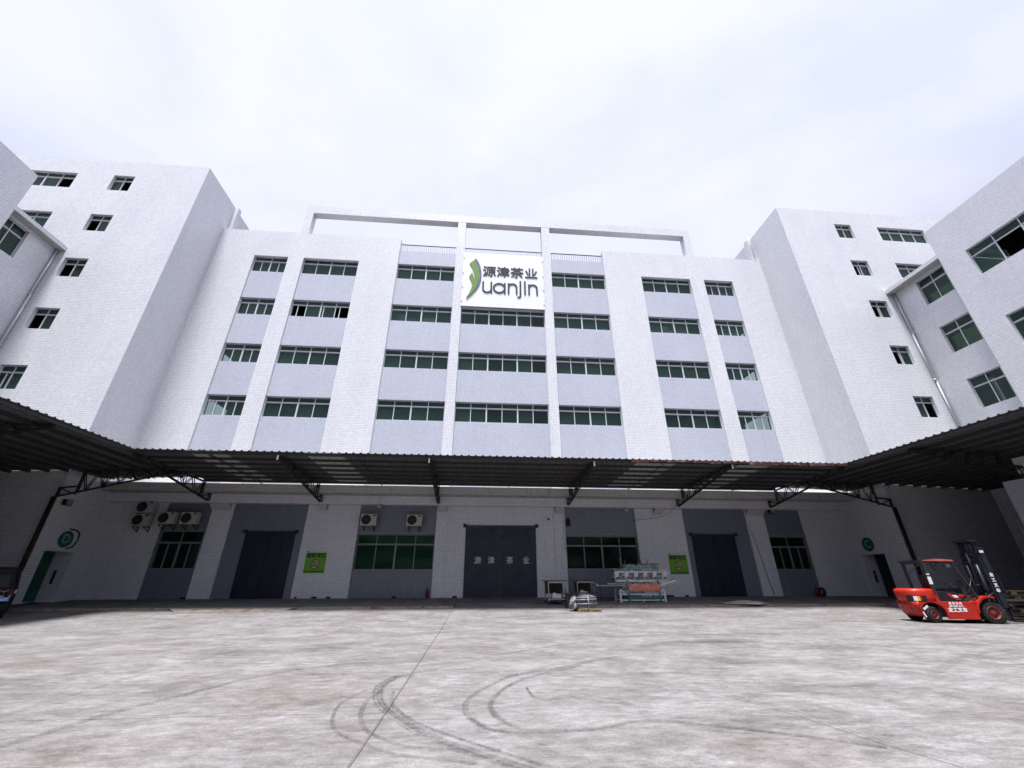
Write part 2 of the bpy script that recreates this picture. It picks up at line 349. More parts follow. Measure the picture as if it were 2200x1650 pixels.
# raised loading apron along the wall, with a worn kerb
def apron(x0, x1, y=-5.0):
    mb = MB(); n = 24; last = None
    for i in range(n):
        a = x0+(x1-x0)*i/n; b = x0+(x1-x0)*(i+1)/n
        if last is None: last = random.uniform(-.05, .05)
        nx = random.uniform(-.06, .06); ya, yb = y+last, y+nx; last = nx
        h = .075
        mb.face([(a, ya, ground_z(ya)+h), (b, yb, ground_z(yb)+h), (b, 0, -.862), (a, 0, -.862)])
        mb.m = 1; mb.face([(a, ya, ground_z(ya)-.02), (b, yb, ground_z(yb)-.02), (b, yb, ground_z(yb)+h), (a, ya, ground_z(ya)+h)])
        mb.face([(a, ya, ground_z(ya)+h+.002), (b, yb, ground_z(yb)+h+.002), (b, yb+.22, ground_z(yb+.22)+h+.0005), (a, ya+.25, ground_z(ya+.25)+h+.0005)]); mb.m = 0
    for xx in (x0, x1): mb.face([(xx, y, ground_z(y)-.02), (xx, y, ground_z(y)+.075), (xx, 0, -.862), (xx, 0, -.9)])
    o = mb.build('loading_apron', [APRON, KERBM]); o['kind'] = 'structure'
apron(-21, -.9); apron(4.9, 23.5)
# concrete ramp wedges at the kerb
for (xa, xb, m) in ((-13.3, -8.2, KERBM),):
    mb = MB(); mb.face([(xa+.8, -5.75, ground_z(-5.75)+.004), (xb, -5.55, ground_z(-5.55)+.004), (xb+.3, -5.02, ground_z(-5)+.07), (xa, -5.02, ground_z(-5)+.07)])
    o = mb.build('kerb_ramp', m); o['kind'] = 'structure'
# low pale gravel heap
mb = MB(); cx, cy0 = 13.4, -4.6; rings = []
for k in range(7):
    rr = k/6; rings.append([(cx+math.cos(a)*rr*1.25*(1+.12*math.sin(3*a+1)), cy0+math.sin(a)*rr*.6*(1+.15*math.sin(4*a)), ground_z(cy0)+.085+.14*(1-rr**1.5)+random.uniform(-.012, .012)) for a in [2*math.pi*j/26 for j in range(26)]])
for k in range(6):
    for j in range(26): mb.face([rings[k][j], rings[k][(j+1) % 26], rings[k+1][(j+1) % 26], rings[k+1][j]] if k else [rings[0][0], rings[1][j], rings[1][(j+1) % 26]])
o = mb.build('gravel_heap', GRAV); o['kind'] = 'stuff'; tag(o, 'low pale heap of gravel on the apron edge right of the wrapped machine', 'gravel heap')

def smooth(pts, k=6):
    P = [V(pts[0])*2-V(pts[1])] + [V(p) for p in pts] + [V(pts[-1])*2-V(pts[-2])]; o = []
    for i in range(1, len(P)-2):
        for j in range(k):
            t = j/k; a, b, c, d = P[i-1:i+3]
            o.append(.5*((2*b)+(c-a)*t+(2*a-5*b+4*c-d)*t*t+(3*b-a-3*c+d)*t**3))
    o.append(P[-2]); return o
MK = [0]
def mark(pts, w, mat, name='tyre_mark', sm=True, jit=0):
    pts = [V((p[0], p[1])) for p in pts]; pts = smooth(pts) if sm else pts
    MK[0] += 1; mb = MB(); s_ = 0; h = .004+.0012*MK[0]
    for i in range(len(pts)-1):
        a, b = pts[i], pts[i+1]; da = (pts[min(i+1, len(pts)-1)]-pts[max(i-1, 0)]).normalized(); db = (pts[min(i+2, len(pts)-1)]-pts[i]).normalized()
        na = V((-da.y, da.x))*w/2; nb = V((-db.y, db.x))*w/2; l = (b-a).length
        q = [a-na, a+na, b+nb, b-nb]
        mb.face([(p.x, p.y, ground_z(p.y)+h) for p in q], [(0, s_), (1, s_), (1, s_+l), (0, s_+l)]); s_ += l
    return mb.build(name, mat, yard)
mark([(4.75, -13.6), (2.73, -14.86), (.86, -16.35), (-.11, -17.39), (-.69, -18.08), (-1.19, -18.65), (-1.3, -19.21), (-1.27, -19.7)], .22, TYRE2)
mark([(-1.15, -18.55), (-1.3, -19.21), (-1.25, -19.7), (-1.13, -20.19), (-.94, -20.62), (-.62, -21.16), (-.3, -21.62), (-.02, -21.91), (.37, -22.29), (.9, -22.8)], .19, TREAD)
mark([(-1.05, -19.6), (-.98, -20.2), (-.78, -20.7), (-.5, -21.15), (-.15, -21.55), (.25, -21.95), (.6, -22.3)], .07, TREAD)
mark([(-1.22, -19.6), (-1.3, -20.1), (-1.27, -20.49), (-1.2, -20.86), (-1.04, -21.28), (-.81, -21.57), (-.56, -21.78), (-.13, -21.9), (.3, -21.95)], .08, TYRE)
mark([(-1.45, -19.5), (-1.55, -19.9), (-1.6, -20.26), (-1.51, -20.84), (-1.32, -21.32), (-.98, -21.68), (-.63, -21.97), (.08, -22.24)], .06, TYRE)
mark([(3.0, -17.0), (2.1, -17.7), (1.3, -18.31), (.66, -18.73), (.34, -19.28), (.03, -19.94), (-.06, -20.5), (.01, -20.97), (.16, -21.25)], .10, TREAD)
mark([(.03, -20.97), (.16, -21.31), (.43, -21.48), (.74, -21.52), (1.02, -21.5), (1.41, -21.42), (1.79, -21.26), (2.1, -21.25), (2.52, -21.44), (3.17, -21.79), (3.8, -22.2)], .075, TYRE3)
mark([(1.99, -17.94), (1.03, -18.76), (.62, -19.31), (.38, -19.85), (.25, -20.42), (.3, -20.91), (.45, -21.26), (.63, -21.42), (1.0, -21.47)], .10, TREAD)
mark([(.80, -19.55), (.83, -20.08), (.98, -20.27), (1.22, -20.11), (1.54, -20.32), (2.2, -20.7)], .05, TYRE3)
mark([(-4.9, -22.2), (-4.32, -21.44), (-4.21, -20.84), (-4.12, -20.33), (-3.93, -19.82), (-3.7, -19.21), (-3.41, -18.44), (-2.76, -17.72), (-1.6, -17.2)], .13, TYRE)
mark([(-5.21, -20.9), (-5.3, -19.98), (-5.38, -18.9), (-5.4, -18.27), (-5.3, -16.76), (-4.9, -14.67), (-3.6, -13.4)], .16, TYRE2)
mark([(-4.75, -21.2), (-4.7, -20.5), (-4.5, -19.9), (-4.4, -19.0), (-3.9, -17.8)], .11, TYRE2)
mark([(2.0, -21.3), (2.9, -21.3), (3.8, -21.75), (5.2, -22.3)], .12, TYRE2)
mark([(7.5, -19.2), (10.5, -17.4), (14.5, -16.2), (18, -15.9)], .25, TYRE2)
mark([(2, -16.2), (6, -15.4), (10, -15.9), (15, -17.2)], .3, TYRE2)
def crack(pts, w=.02):
    q = []
    for a, b in zip(pts, pts[1:]):
        for j in range(14): q.append((a[0]+(b[0]-a[0])*j/14+random.uniform(-.006, .006), a[1]+(b[1]-a[1])*j/14+random.uniform(-.006, .006)))
    mark(q+[pts[-1]], w, CRACK, 'concrete_joint', False)
crack([(-.97, -23.2), (-.96, -20.4), (-.97, -17.66), (-.97, -8.55), (-.95, -5.1)], .009)
crack([(-5.5, -20.6), (-3.55, -20.61), (-2.42, -20.62), (-1.0, -20.66)], .008)
crack([(3.33, -20.12), (3.69, -21.13), (3.85, -22.09), (4.1, -22.9)], .009)

# ------------------------------------------------------------------ windows
def window(parent, F, u0, u1, z0, z1, w, n, nt_, tr=.42, open_=(), thick=(), glassm=None, name='window', slide=(), fm=None):
    """frame mesh, glass pane mesh below it; u right, w outwards, z up. open_: lower panes with no glass"""
    b = MB(F); T = .045; d = .05
    W = u1-u0
    b.box(u0, u1, w-d, w+.02, z0, z0+T); b.box(u0, u1, w-d, w+.02, z1-T, z1)
    b.box(u0, u0+T, w-d, w+.018, z0+T, z1-T); b.box(u1-T, u1, w-d, w+.018, z0+T, z1-T)
    zt = z1-tr; b.box(u0+T, u1-T, w-d, w+.024, zt-.03, zt+.03)
    for i in range(1, nt_):
        x = u0+W*i/nt_; b.box(x-.022, x+.022, w-d, w+.016, zt+.03, z1-T)
    for i in range(1, n):
        x = u0+W*i/n; hw = .05 if i in thick else .026; b.box(x-hw, x+hw, w-d, w+.02, z0+T, zt-.03)
    # sash rails of the sliding panes
    for i in range(n):
        if i in open_: continue
        a = u0+W*i/n+.03; c = u0+W*(i+1)/n-.03; s = .0 if i % 2 else -.022
        b.box(a, c, w-.04+s, w-.012+s, z0+T, z0+T+.035); b.box(a, c, w-.04+s, w-.012+s, zt-.062, zt-.03)
    for x in slide: b.box(x-.03, x+.03, w-.035, w-.005, z0+T, zt-.03)
    fr = b.build(name, fm or ALU, parent)
    g = MB(F)
    for i in range(nt_):
        a = u0+W*i/nt_; c = u0+W*(i+1)/nt_; e = random.uniform(-.004, .004)
        g.face([(a, w-.03+e, zt), (c, w-.03-e, zt), (c, w-.03-e, z1), (a, w-.03+e, z1)])
    for i in range(n):
        if i in open_: continue
        a = u0+W*i/n; c = u0+W*(i+1)/n; s = w-.025-(.0 if i % 2 else .02); e = random.uniform(-.006, .006); e2 = random.uniform(-.005, .005)
        g.face([(a, s+e+e2, z0+.02), (c, s-e+e2, z0+.02), (c, s-e-e2, zt), (a, s+e-e2, zt)])
    g.build('glass', glassm or GLASS, fr, recalc=False)
    return fr
def wall_grid(mb, u0, u1, z0, z1, w, holes, depth):
    """skin of a wall at w with openings and their reveals"""
    us = sorted({u0, u1, *[h[0] for h in holes], *[h[1] for h in holes]}); zs = sorted({z0, z1, *[h[2] for h in holes], *[h[3] for h in holes]})
    us = [u for u in us if u0 <= u <= u1]; zs = [z for z in zs if z0 <= z <= z1]
    for a, b in zip(us, us[1:]):
        for c, d in zip(zs, zs[1:]):
            mu, mz = (a+b)/2, (c+d)/2
            if any(h[0] < mu < h[1] and h[2] < mz < h[3] for h in holes): continue
            mb.face([(a, w, c), (b, w, c), (b, w, d), (a, w, d)])
    for (a, b, c, d) in holes:
        v = w-depth
        mb.face([(a, v, c), (a, w, c), (a, w, d), (a, v, d)]); mb.face([(b, w, c), (b, v, c), (b, v, d), (b, w, d)])
        mb.face([(a, v, d), (a, w, d), (b, w, d), (b, v, d)]); mb.face([(a, w, c), (a, v, c), (b, v, c), (b, w, c)])

# ------------------------------------------------------------------ main building
BASE = -.9
XS = dict(A=(-18.17, -15.6), B=(-14.41, -10.12), C=(-7.03, -2.42), D=(-1.73, 4.85), E=(5.56, 10.11), F=(13.26, 17.53), G=(18.78, 21.34))
NP = dict(A=(4, 2, (2,)), B=(4, 4, (2,)), C=(4, 4, (2,)), D=(6, 6, (2, 4)), E=(4, 4, (2,)), F=(4, 4, (2,)), G=(4, 2, (2,)))
ROW = [23.32, 19.31, 15.32, 11.32]; WH = 1.5
XL, XR, TOP = -21.25, 24.5, 25.9
main = thing('factory_building', 'white tiled six storey factory building with bluish spandrels filling the back of the yard', 'building', (1.6, 0, BASE))
REC = .09                                  # spandrels lie this far behind the piers
# piers run from the ground to the parapet
def pier(u0, u1, ztop, label=None):
    b = MB(FY); b.box(u0, u1, -.45, 0, BASE, ztop, '-y'); b.build('pier', WHITE_TILE, main)
for u0, u1 in ((XL, -18.17), (-15.6, -14.41), (-10.12, -7.03), (10.11, 13.26), (17.53, 18.78), (21.34, XR)): pier(u0, u1, TOP-.001)
pier(-2.42, -1.73, 28.22); pier(4.85, 5.56, 28.22)
# heads above the top row of windows
for k in 'ABFG':
    u0, u1 = XS[k]; MB(FY).box(u0, u1, -.45, -.001, ROW[0], TOP-.001, '-x +x').build('parapet_wall', WHITE_TILE, main)
for k in 'CDE':
    u0, u1 = XS[k]; MB(FY).box(u0, u1, -.45, -REC, ROW[0], 24.72, '-x +x').build('parapet_wall', BLUE_TILE, main)
for k, (u0, u1) in XS.items():
    for i, zt in enumerate(ROW):
        if k == 'D' and i == 0:
            MB(FY).box(u0, u1, -.45, -REC, zt-WH, zt, '-x +x').build('spandrel_panel', BLUE_TILE, main)
        zb = ROW[i+1] if i < 3 else 4.7
        MB(FY).box(u0, u1, -.45, -REC, zb, zt-WH, '-x +x').build('spandrel_panel', BLUE_TILE, main)
        if k == 'D' and i == 0: continue
        n, nt_, th = NP[k]; op = (); sl = ()
        if k == 'B' and i == 1: op = (0, 3); sl = (u0+.45, u0+2.35, u1-.75)
        window(main, FY, u0+.004, u1-.004, zt-WH+.004, zt-.004, -.24, n, nt_, .40, op, th, slide=sl)
# room shells behind the windows
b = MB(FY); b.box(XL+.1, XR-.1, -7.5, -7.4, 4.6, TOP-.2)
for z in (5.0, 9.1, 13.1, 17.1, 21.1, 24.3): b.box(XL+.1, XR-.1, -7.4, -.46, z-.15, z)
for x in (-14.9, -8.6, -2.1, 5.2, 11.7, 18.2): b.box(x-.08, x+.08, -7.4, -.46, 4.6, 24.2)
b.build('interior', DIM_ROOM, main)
MB(FY).box(XL, XR, -16, -.46, TOP-1.5, TOP-1.3).build('roof_slab', ROOFM, main)
MB(FY).box(XL, XR, -16.3, -16, BASE, TOP-.2).build('rear_wall', WHITE_TILE, main)
# portal frame over the roof
b = MB(FY)
b.box(-15.2, 18.43, -.62, .002, 28.24, 29.02)
b.box(-15.2, -14.6, -.62, .001, TOP, 28.24, '+z'); b.box(17.84, 18.43, -.62, .001, TOP, 28.24, '+z')
b.box(-2.42, -1.73, -.62, -.451, 24.7, 28.24, '+z'); b.box(4.85, 5.56, -.62, -.451, 24.7, 28.24, '+z')
b.build('roof_portal_frame', WHITE_TILE, main)
RAILM = plain('rail_steel', (.05, .05, .06), .5, .2); BALM = plain('baluster_paint', (.36, .35, .35), .5)
for u0, u1 in ((-7.0, -2.44), (-1.71, 4.83), (5.58, 10.09)):
    b = MB(FY); b.bar((u0, -.3, 25.56), (u1, -.3, 25.56), .06); b.bar((u0, -.3, 24.84), (u1, -.3, 24.84), .03); b.m = 1
    x = u0+.12
    while x < u1: b.bar((x, -.3, 24.72), (x, -.3, 25.54), .04); x += .193
    b.build('roof_railing', [RAILM, BALM], main)
# slab and beam over the ground floor
b = MB(FY); b.box(XL+.002, XR-.002, .002, 1.3, 4.70, 5.15); b.m = 1
b.face([(XL, .45, 4.697), (XL, 1.29, 4.697), (XR, 1.29, 4.697), (XR, .45, 4.697)]); b.build('slab_parapet', [STAIN_TILE, LEDGE], main)
MB(FY).box(XL+.002, XR-.002, .002, .45, 4.19, 4.696, '+z').build('beam', WHITE_TILE, main)
for x, hw in ((-15.1, .55), (-9.2, .22), (-2.08, .26), (5.2, .26), (11.6, .26), (18.15, .58)):
    b = MB(FY); b.prism([(.0, 4.19), (.44, 4.19), (.02, 3.84), (.0, 3.84)], 0, 1, 0)
    b.v = [V((x-hw+q.x*2*hw, q.y, q.z)) for q in b.v]; b.build('corbel', LEDGE, main)
# ground floor bays
GW = []
def bay(k, tileM, holes, rec=.1):
    u0, u1 = XS[k]; b = MB(FY); wall_grid(b, u0, u1, BASE, 4.7, -rec, holes, .2); b.build('bay_wall', tileM, main)
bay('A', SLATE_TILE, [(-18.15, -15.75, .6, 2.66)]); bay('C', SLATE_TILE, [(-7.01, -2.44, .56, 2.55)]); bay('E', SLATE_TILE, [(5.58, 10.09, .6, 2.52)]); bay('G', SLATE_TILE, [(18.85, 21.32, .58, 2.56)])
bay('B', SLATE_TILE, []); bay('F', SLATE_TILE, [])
b = MB(FY); b.box(XS['D'][0], XS['D'][1], -.45, -.05, BASE, 4.7, '-x +x'); b.build('bay_wall', WHITE_TILE, main)
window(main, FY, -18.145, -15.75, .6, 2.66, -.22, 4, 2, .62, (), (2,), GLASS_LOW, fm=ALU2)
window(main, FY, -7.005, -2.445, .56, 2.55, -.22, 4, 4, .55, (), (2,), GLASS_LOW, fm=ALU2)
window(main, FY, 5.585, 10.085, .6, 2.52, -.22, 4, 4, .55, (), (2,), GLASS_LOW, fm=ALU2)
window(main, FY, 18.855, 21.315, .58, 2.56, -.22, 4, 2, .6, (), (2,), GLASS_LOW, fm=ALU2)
GREENB = plain('green_blind', (.05, .34, .14), .8, 0, .12, 1.5)
b = MB(FY); b.face([(-7.0, -.32, .58), (-2.45, -.32, .58), (-2.45, -.32, 2.5), (-7.0, -.32, 2.5)]); b.build('window_blind', GREENB, main)
b = MB(FY); b.face([(5.6, -.5, .6), (10.1, -.5, .6), (10.1, -.5, 2.5), (5.6, -.5, 2.5)]); b.build('window_blind', plain('dark_blind', (.012, .04, .03), .8), main)
for (a, c, z) in ((-18.17, -15.7, 2.66), (-7.03, -2.42, 2.6), (5.56, 10.11, 2.57), (18.78, 21.34, 2.6)):
    MB(FY).box(a+.01, c-.01, -.098, -.02, z, z+.09).build('window_head', ALU2, main)
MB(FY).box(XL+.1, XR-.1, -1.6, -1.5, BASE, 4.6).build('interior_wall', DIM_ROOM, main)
# steel doors
def door_panels(b, u0, u1, z0, z1, w, nx, nz):
    b.box(u0, u1, w-.06, w, z0, z1); t = .05
    for i in range(nx+1):
        x = u0+(u1-u0)*i/nx; x = min(max(x, u0+t/2), u1-t/2); b.box(x-t/2, x+t/2, w, w+.018, z0, z1)
    for j in range(nz+1):
        z = z0+(z1-z0)*j/nz; z = min(max(z, z0+t/2), z1-t/2); b.box(u0+.002, u1-.002, w, w+.014, z-t/2, z+t/2)
WHITEP = plain('white_lettering', (.75, .76, .78), .6)
def steel_door(u0, u1, z1, M, leaves=2, text=False):
    out_ = None; um = (u0+u1)/2
    for a, c in ((u0, um-.008), (um+.008, u1)):
        b = MB(FY); door_panels(b, a, c, -.85, z1, .0, 2, 3); dd = b.build('door', M, main)
        out_ = out_ or dd
        h = MB(FY); x = c-.16 if a == u0 else a+.16; h.bar((x, .04, .1), (x, .04, .35), .025); h.build('handle', STEEL, dd)
    b = MB(FY); b.bar((u0-.12, .03, z1+.05), (u1+.12, .03, z1+.05), .06)
    for x in (u0-.06, u1+.06): b.box(x-.09, x+.09, -.02, .16, z1-.03, z1+.14)
    b.build('door_rail', STEEL, main); return out_
d1 = steel_door(-.6, 3.7, 3.0, NAVY); steel_door(-13.35, -10.58, 2.58, NAVY2); steel_door(13.65, 16.47, 2.58, NAVY2)
b = MB()
for ch, x in zip('源津茶业', (.18, .98, 2.09, 3.07)): text_mb(b, ch, .42, (x, -.021, 1.085), (1, 0, 0), (0, 0, 1), .006, .006)
b.build('door_lettering', WHITEP, main, label='white company name characters across the navy doors')
# drain vents along the foot of the wall
for x, s in ((-15.9, .3), (-9.9, .12), (-9.0, .3), (-8.2, .25), (-4.6, .25), (-1.2, .25), (11.2, .7), (12.6, .2)):
    MB(FY).box(x, x+s, -.11, .012, -.86, -.77).build('wall_vent', BLACK, main)

# ------------------------------------------------------------------ corner towers
def tower(name, label, F, side, ux, edge, far, wins, bigs, yt=-3.4, top=28.62, opens={}):
    """front skin facing -Y between edge and far, side skin towards the yard"""
    t = thing(name, label, 'building', ((edge+far)/2, yt+3, BASE))
    a, c = sorted((edge, far)); holes = []
    for z in (27.16, 23.22, 19.27, 15.29, 11.3): holes.append((wins[0], wins[1], z-1.53, z))
    for z in (27.12, 23.2): holes.append((bigs[0], bigs[1], z-1.5, z))
    b = MB(FY); wall_grid(b, a, c, BASE, top, -yt, holes, .22); 
    b.face([(a, -yt, top), (c, -yt, top), (c, -yt-.3, top), (a, -yt-.3, top)])
    b.build('front_wall', WHITE_TILE, t)
    for i, h in enumerate(holes[:5]): window(t, FY, h[0], h[1], h[2], h[3], -yt-.16, 2, 2, .42, opens.get(i, ()), (), slide=opens.get(('s', i), ()))
    for j, h in enumerate(holes[5:]): window(t, FY, h[0], h[1], h[2], h[3], -yt-.16, 4, 4, .42, opens.get(('b', j), ()), (2,))
    # inside
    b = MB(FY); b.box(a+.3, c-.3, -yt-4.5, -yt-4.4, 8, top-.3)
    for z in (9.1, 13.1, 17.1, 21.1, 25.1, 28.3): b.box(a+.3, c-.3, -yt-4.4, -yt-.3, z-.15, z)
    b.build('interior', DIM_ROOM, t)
    return t
# left tower
tl = tower('corner_tower', 'tall white tiled tower at the left corner of the yard, with small windows', FY, 1, 0, XL, -42, (-27.52, -26.07), (-34.2, -30.0),
           opens={0: (1,), 1: (0,), 2: (0,), 3: (0,), ('b', 0): (3,), ('s', 4): (-27.1,)})
b = MB(FL); wall_grid(b, -3.4, .0, BASE, 28.62, XL, [(-2.83, -1.18, BASE, 1.41)], .9)
b.build('side_wall', WHITE_TILE, tl)
b = MB(FL); b.box(.0, 12, XL-.3, XL, 25.9, 28.62); b.box(.35, .75, XL, XL+.32, TOP, 28.6); b.build('side_wall', WHITE_TILE, tl)
MB(FY).box(-42, XL-.3, -10, 3.1, 28.2, 28.35).build('roof_slab', ROOFM, tl)
GREEND = plain('green_door_paint', (.012, .11, .075), .5, 0, .15, 2)
b = MB(FL); b.box(-2.83, -1.18, XL-.96, XL-.9, BASE, 1.41); dd = b.build('door', GREEND, tl)
MB(FL).box(-1.26, -1.2, XL-.5, XL-.42, -.1, .55).build('handle', BLACK, dd)
# right tower
trr = tower('corner_tower', 'tall white tiled tower at the right corner of the yard, behind the lower wing', FY, -1, 0, XR, 42, (29.22, 30.68), (33.08, 37.36),
           opens={1: (0,), 2: (0,), 3: (0,), 4: (1,), ('s', 1): (29.75,), ('s', 2): (29.85,), ('s', 3): (29.85,)})
b = MB(FR); wall_grid(b, .0, 3.4, BASE, 28.62, -XR, [(.2, 1.88, BASE, 1.45)], .9)
b.build('side_wall', WHITE_TILE, trr)
b = MB(FR); b.box(-12, .0, -XR-.3, -XR, 25.9, 28.62); b.box(-.75, -.35, -XR, -XR+.32, TOP, 28.6); b.build('side_wall', WHITE_TILE, trr)
b = MB(); b.tube([(24.1, -.05, 26.0), (24.1, -.05, 28.5), (24.2, .1, 28.7)], .05); b.build('drain_pipe', PVC, trr)
MB(FY).box(XR+.3, 42, -10, 3.1, 28.2, 28.35).build('roof_slab', ROOFM, trr)
b = MB(FR); b.box(.2, 1.88, -XR-.96, -XR-.9, BASE, 1.45); dd = b.build('door', plain('dark_green_door', (.006, .02, .016), .5), trr)
MB(FR).box(.24, .3, -XR-.5, -XR-.42, -.1, .55).build('handle', BLACK, dd)
# rusty downpipes in the shaded corners
RUSTP = plain('rusty_pipe', (.035, .018, .008), .7, 0, .4, 2, col2=(.01, .008, .006), amt=.1)
for x, t in ((XL-.1, tl), (XR+.1, trr)):
    MB().tube([(x, -3.5, G+.3), (x, -3.5, 3.9)], .1, 10).build('downpipe', RUSTP, t)

# ------------------------------------------------------------------ side wings
def wing(name, label, F, s, wx, bx, cy_, ledge_z, top, lowx, rows, block_rows, opn):
    """wx: recessed wall plane, bx: projecting block plane, cy_: y of the block's corner"""
    t = thing(name, label, 'building', (bx+s*4, -28, G)); sg = -1 if F is FR else 1
    u = (lambda y: -y) if F is FR else (lambda y: y)
    w = (lambda x: -x) if F is FR else (lambda x: x)
    def rng(a, b): a, b = u(a), u(b); return min(a, b), max(a, b)
    ua, ub = rng(cy_, -3.4)
    holes = [(*rng(y0, y1), z-h, z) for (y0, y1, z, h) in rows]
    b = MB(F); wall_grid(b, ua, ub, G, ledge_z, w(wx), holes, .2); b.build('recessed_wall', WHITE_TILE, t)
    for h in holes: window(t, F, h[0], h[1], h[2], h[3], w(wx)-.14, 2, 2, .6)
    # block
    ua, ub = rng(-60, cy_); bh = []
    for z in block_rows:
        for k in range(5): y1 = -8.82-k*8.6; bh.append((*rng(y1-5.4, y1), z-2.0, z))
    b = MB(F); wall_grid(b, ua, ub, G, top, w(bx), bh, .2)
    b.build('block_wall', WHITE_TILE, t)
    for h in bh: window(t, F, h[0], h[1], h[2], h[3], w(bx)-.14, 4, 4, .56, (1,) if h[3] > 19 else (), (2,))
    b = MB()
    a_ = sorted((bx+s*.004, wx+s*.1)); b.box(a_[0], a_[1], cy_-.3, cy_, G, ledge_z-.03); a_ = sorted((bx+s*.004, bx+s*14)); b.box(a_[0], a_[1], cy_-.3, cy_, ledge_z+.3, top)
    b.build('return_wall', WHITE_TILE, t)
    b = MB(); x0, x1 = sorted((bx, bx+s*14)); b.box(x0+.3, x1-.3, -60, cy_-.3, top-1.2, top-1.0); b.build('roof_slab', ROOFM, t)
    x0, x1 = sorted((bx+s*.002, wx+s*6)); b = MB(); b.box(x0, x1, cy_+.001, -3.41, ledge_z+.002, ledge_z+.27, '-z'); b.m = 1
    b.box(x0, x1, cy_+.001, -3.41, ledge_z-.02, ledge_z+.001, '+z'); b.m = 2; b.box(x0+.15, x1-.02, cy_+.02, -3.45, ledge_z+.275, ledge_z+.29, '-z'); b.build('roof_ledge', [WHITE_TILE, LEDGE, ROOFM], t)  # last box: dark sheet added on the ledge to cut bounce onto the tower
    b = MB(); x0, x1 = sorted((wx+s*4.5, wx+s*4.6)); b.box(x0, x1, -60, cy_-.35, 6, top-1.3); b.box(x0, x1, cy_-.35, -3.5, 6, ledge_z-.05, '-y'); x0, x1 = sorted((wx+s*.3, wx+s*4.5))
    for z in (9.0, 13.0, 17.0): b.box(x0, x1, -60, -3.6, z-.15, z)
    b.box(x0, x1, -60, cy_-.35, 20.75, 20.9)
    b.build('interior', DIM_ROOM, t)
    return t
wr = wing('side_wing', 'white tiled wing along the right side of the yard with square green windows', FR, 1, 31.58, 30.92, -7.38, 19.93, 22.2, 24.5,
     [(-6.92, -5.06, 19.76, 2.05), (-6.92, -5.06, 15.83, 2.05), (-6.92, -5.06, 11.83, 2.05)], (19.24, 14.2), ())
wl = wing('side_wing', 'white tiled wing at the far left edge with a grey soffit ledge beside its window', FL, -1, -28.25, -27.72, -6.8, 19.82, 22.66, -21.25,
     [(-6.79, -5.18, 19.6, 2.05)], (), ())
# ground floor podium of the wings with slab edge like the main building
for t, s, x, yc in ((wr, 1, 24.5, -10.0), (wl, -1, -21.25, -10.4)):
    a = sorted((x, x+s*6.4)); b = MB(); b.box(a[0], a[1], -60, yc, 4.25, 5.05); b.build('podium_beam', WHITE_TILE, t)
    a = sorted((x+s*.6, x+s*6.3)); b = MB(); b.box(a[0], a[1], -60, yc+1.2, G, 4.24); b.build('podium_wall', BLUE_TILE, t)
MB().tube([(24.95, -8.72, G), (24.95, -8.72, 3.3)], .03, 8).build('conduit', plain('conduit_grey', (.25, .25, .28), .5), wr)
# PVC downpipes beside the ledges
def downpipe(x, y, z1, z0, label, s):
    b = MB(); zz = z1; k = 0
    while zz > z0:
        o_ = .05*(k % 2); zb = max(z0, zz-3.7)
        b.tube([(x+s*o_, y, zz), (x+s*o_, y, zb+.02)], .055, 10); b.tube([(x+s*o_, y, zb+.12), (x+s*o_, y, zb)], .07, 10)
        zz = zb; k += 1
    tag(b.build('drainpipe', PVC), label, 'drainpipe', 'white drainpipes beside the corner towers')
downpipe(-28.14, -3.5, 19.8, 6.0, 'white plastic drainpipe in the left corner below the grey ledge', 1)
downpipe(31.45, -3.5, 19.9, 6.0, 'white plastic drainpipe in the right corner below the roof ledge', -1)

# ------------------------------------------------------------------ canopies
SKY_L = newmat('skylight_sheet')
m, t_, b_, L_ = SKY_L; o_ = t_.nodes['Material Output']
tl_ = t_.nodes.new('ShaderNodeBsdfTranslucent'); tl_.inputs[0].default_value = (.30, .31, .30, 1); b_.inputs['Base Color'].default_value = (.35, .36, .35, 1)
ms_ = t_.nodes.new('ShaderNodeMixShader'); ms_.inputs[0].default_value = .35; L_(b_.outputs[0], ms_.inputs[1]); L_(tl_.outputs[0], ms_.inputs[2]); L_(ms_.outputs[0], o_.inputs[0])
SKYL = m
def corr(b, along, a0, a1, c0, c1, zf, pitch=.34, hgt=.045, th=.006):
    """corrugated sheet: ribs run along the c direction, repeat along the a direction; zf(c) height"""
    n = max(1, round((a1-a0)/pitch)); P = (a1-a0)/n; prof = []
    for i in range(n):
        x = a0+i*P; prof += [(x, 0), (x+P*.62, 0), (x+P*.70, hgt), (x+P*.90, hgt)]
    prof.append((a1, 0))
    def pt(a, c, h): z = zf(c)+h; return (a, c, z) if along == 'x' else (c, a, z)
    for (p, h), (q, k) in zip(prof, prof[1:]):
        b.face([pt(p, c0, h), pt(q, c0, k), pt(q, c1, k), pt(p, c1, h)]); b.face([pt(p, c0, h+th), pt(q, c0, k+th), pt(q, c1, k+th), pt(p, c1, h+th)])
        b.face([pt(p, c0, h), pt(q, c0, k), pt(q, c0, k+th), pt(p, c0, h+th)]); b.face([pt(p, c1, h), pt(q, c1, k), pt(q, c1, k+th), pt(p, c1, h+th)])
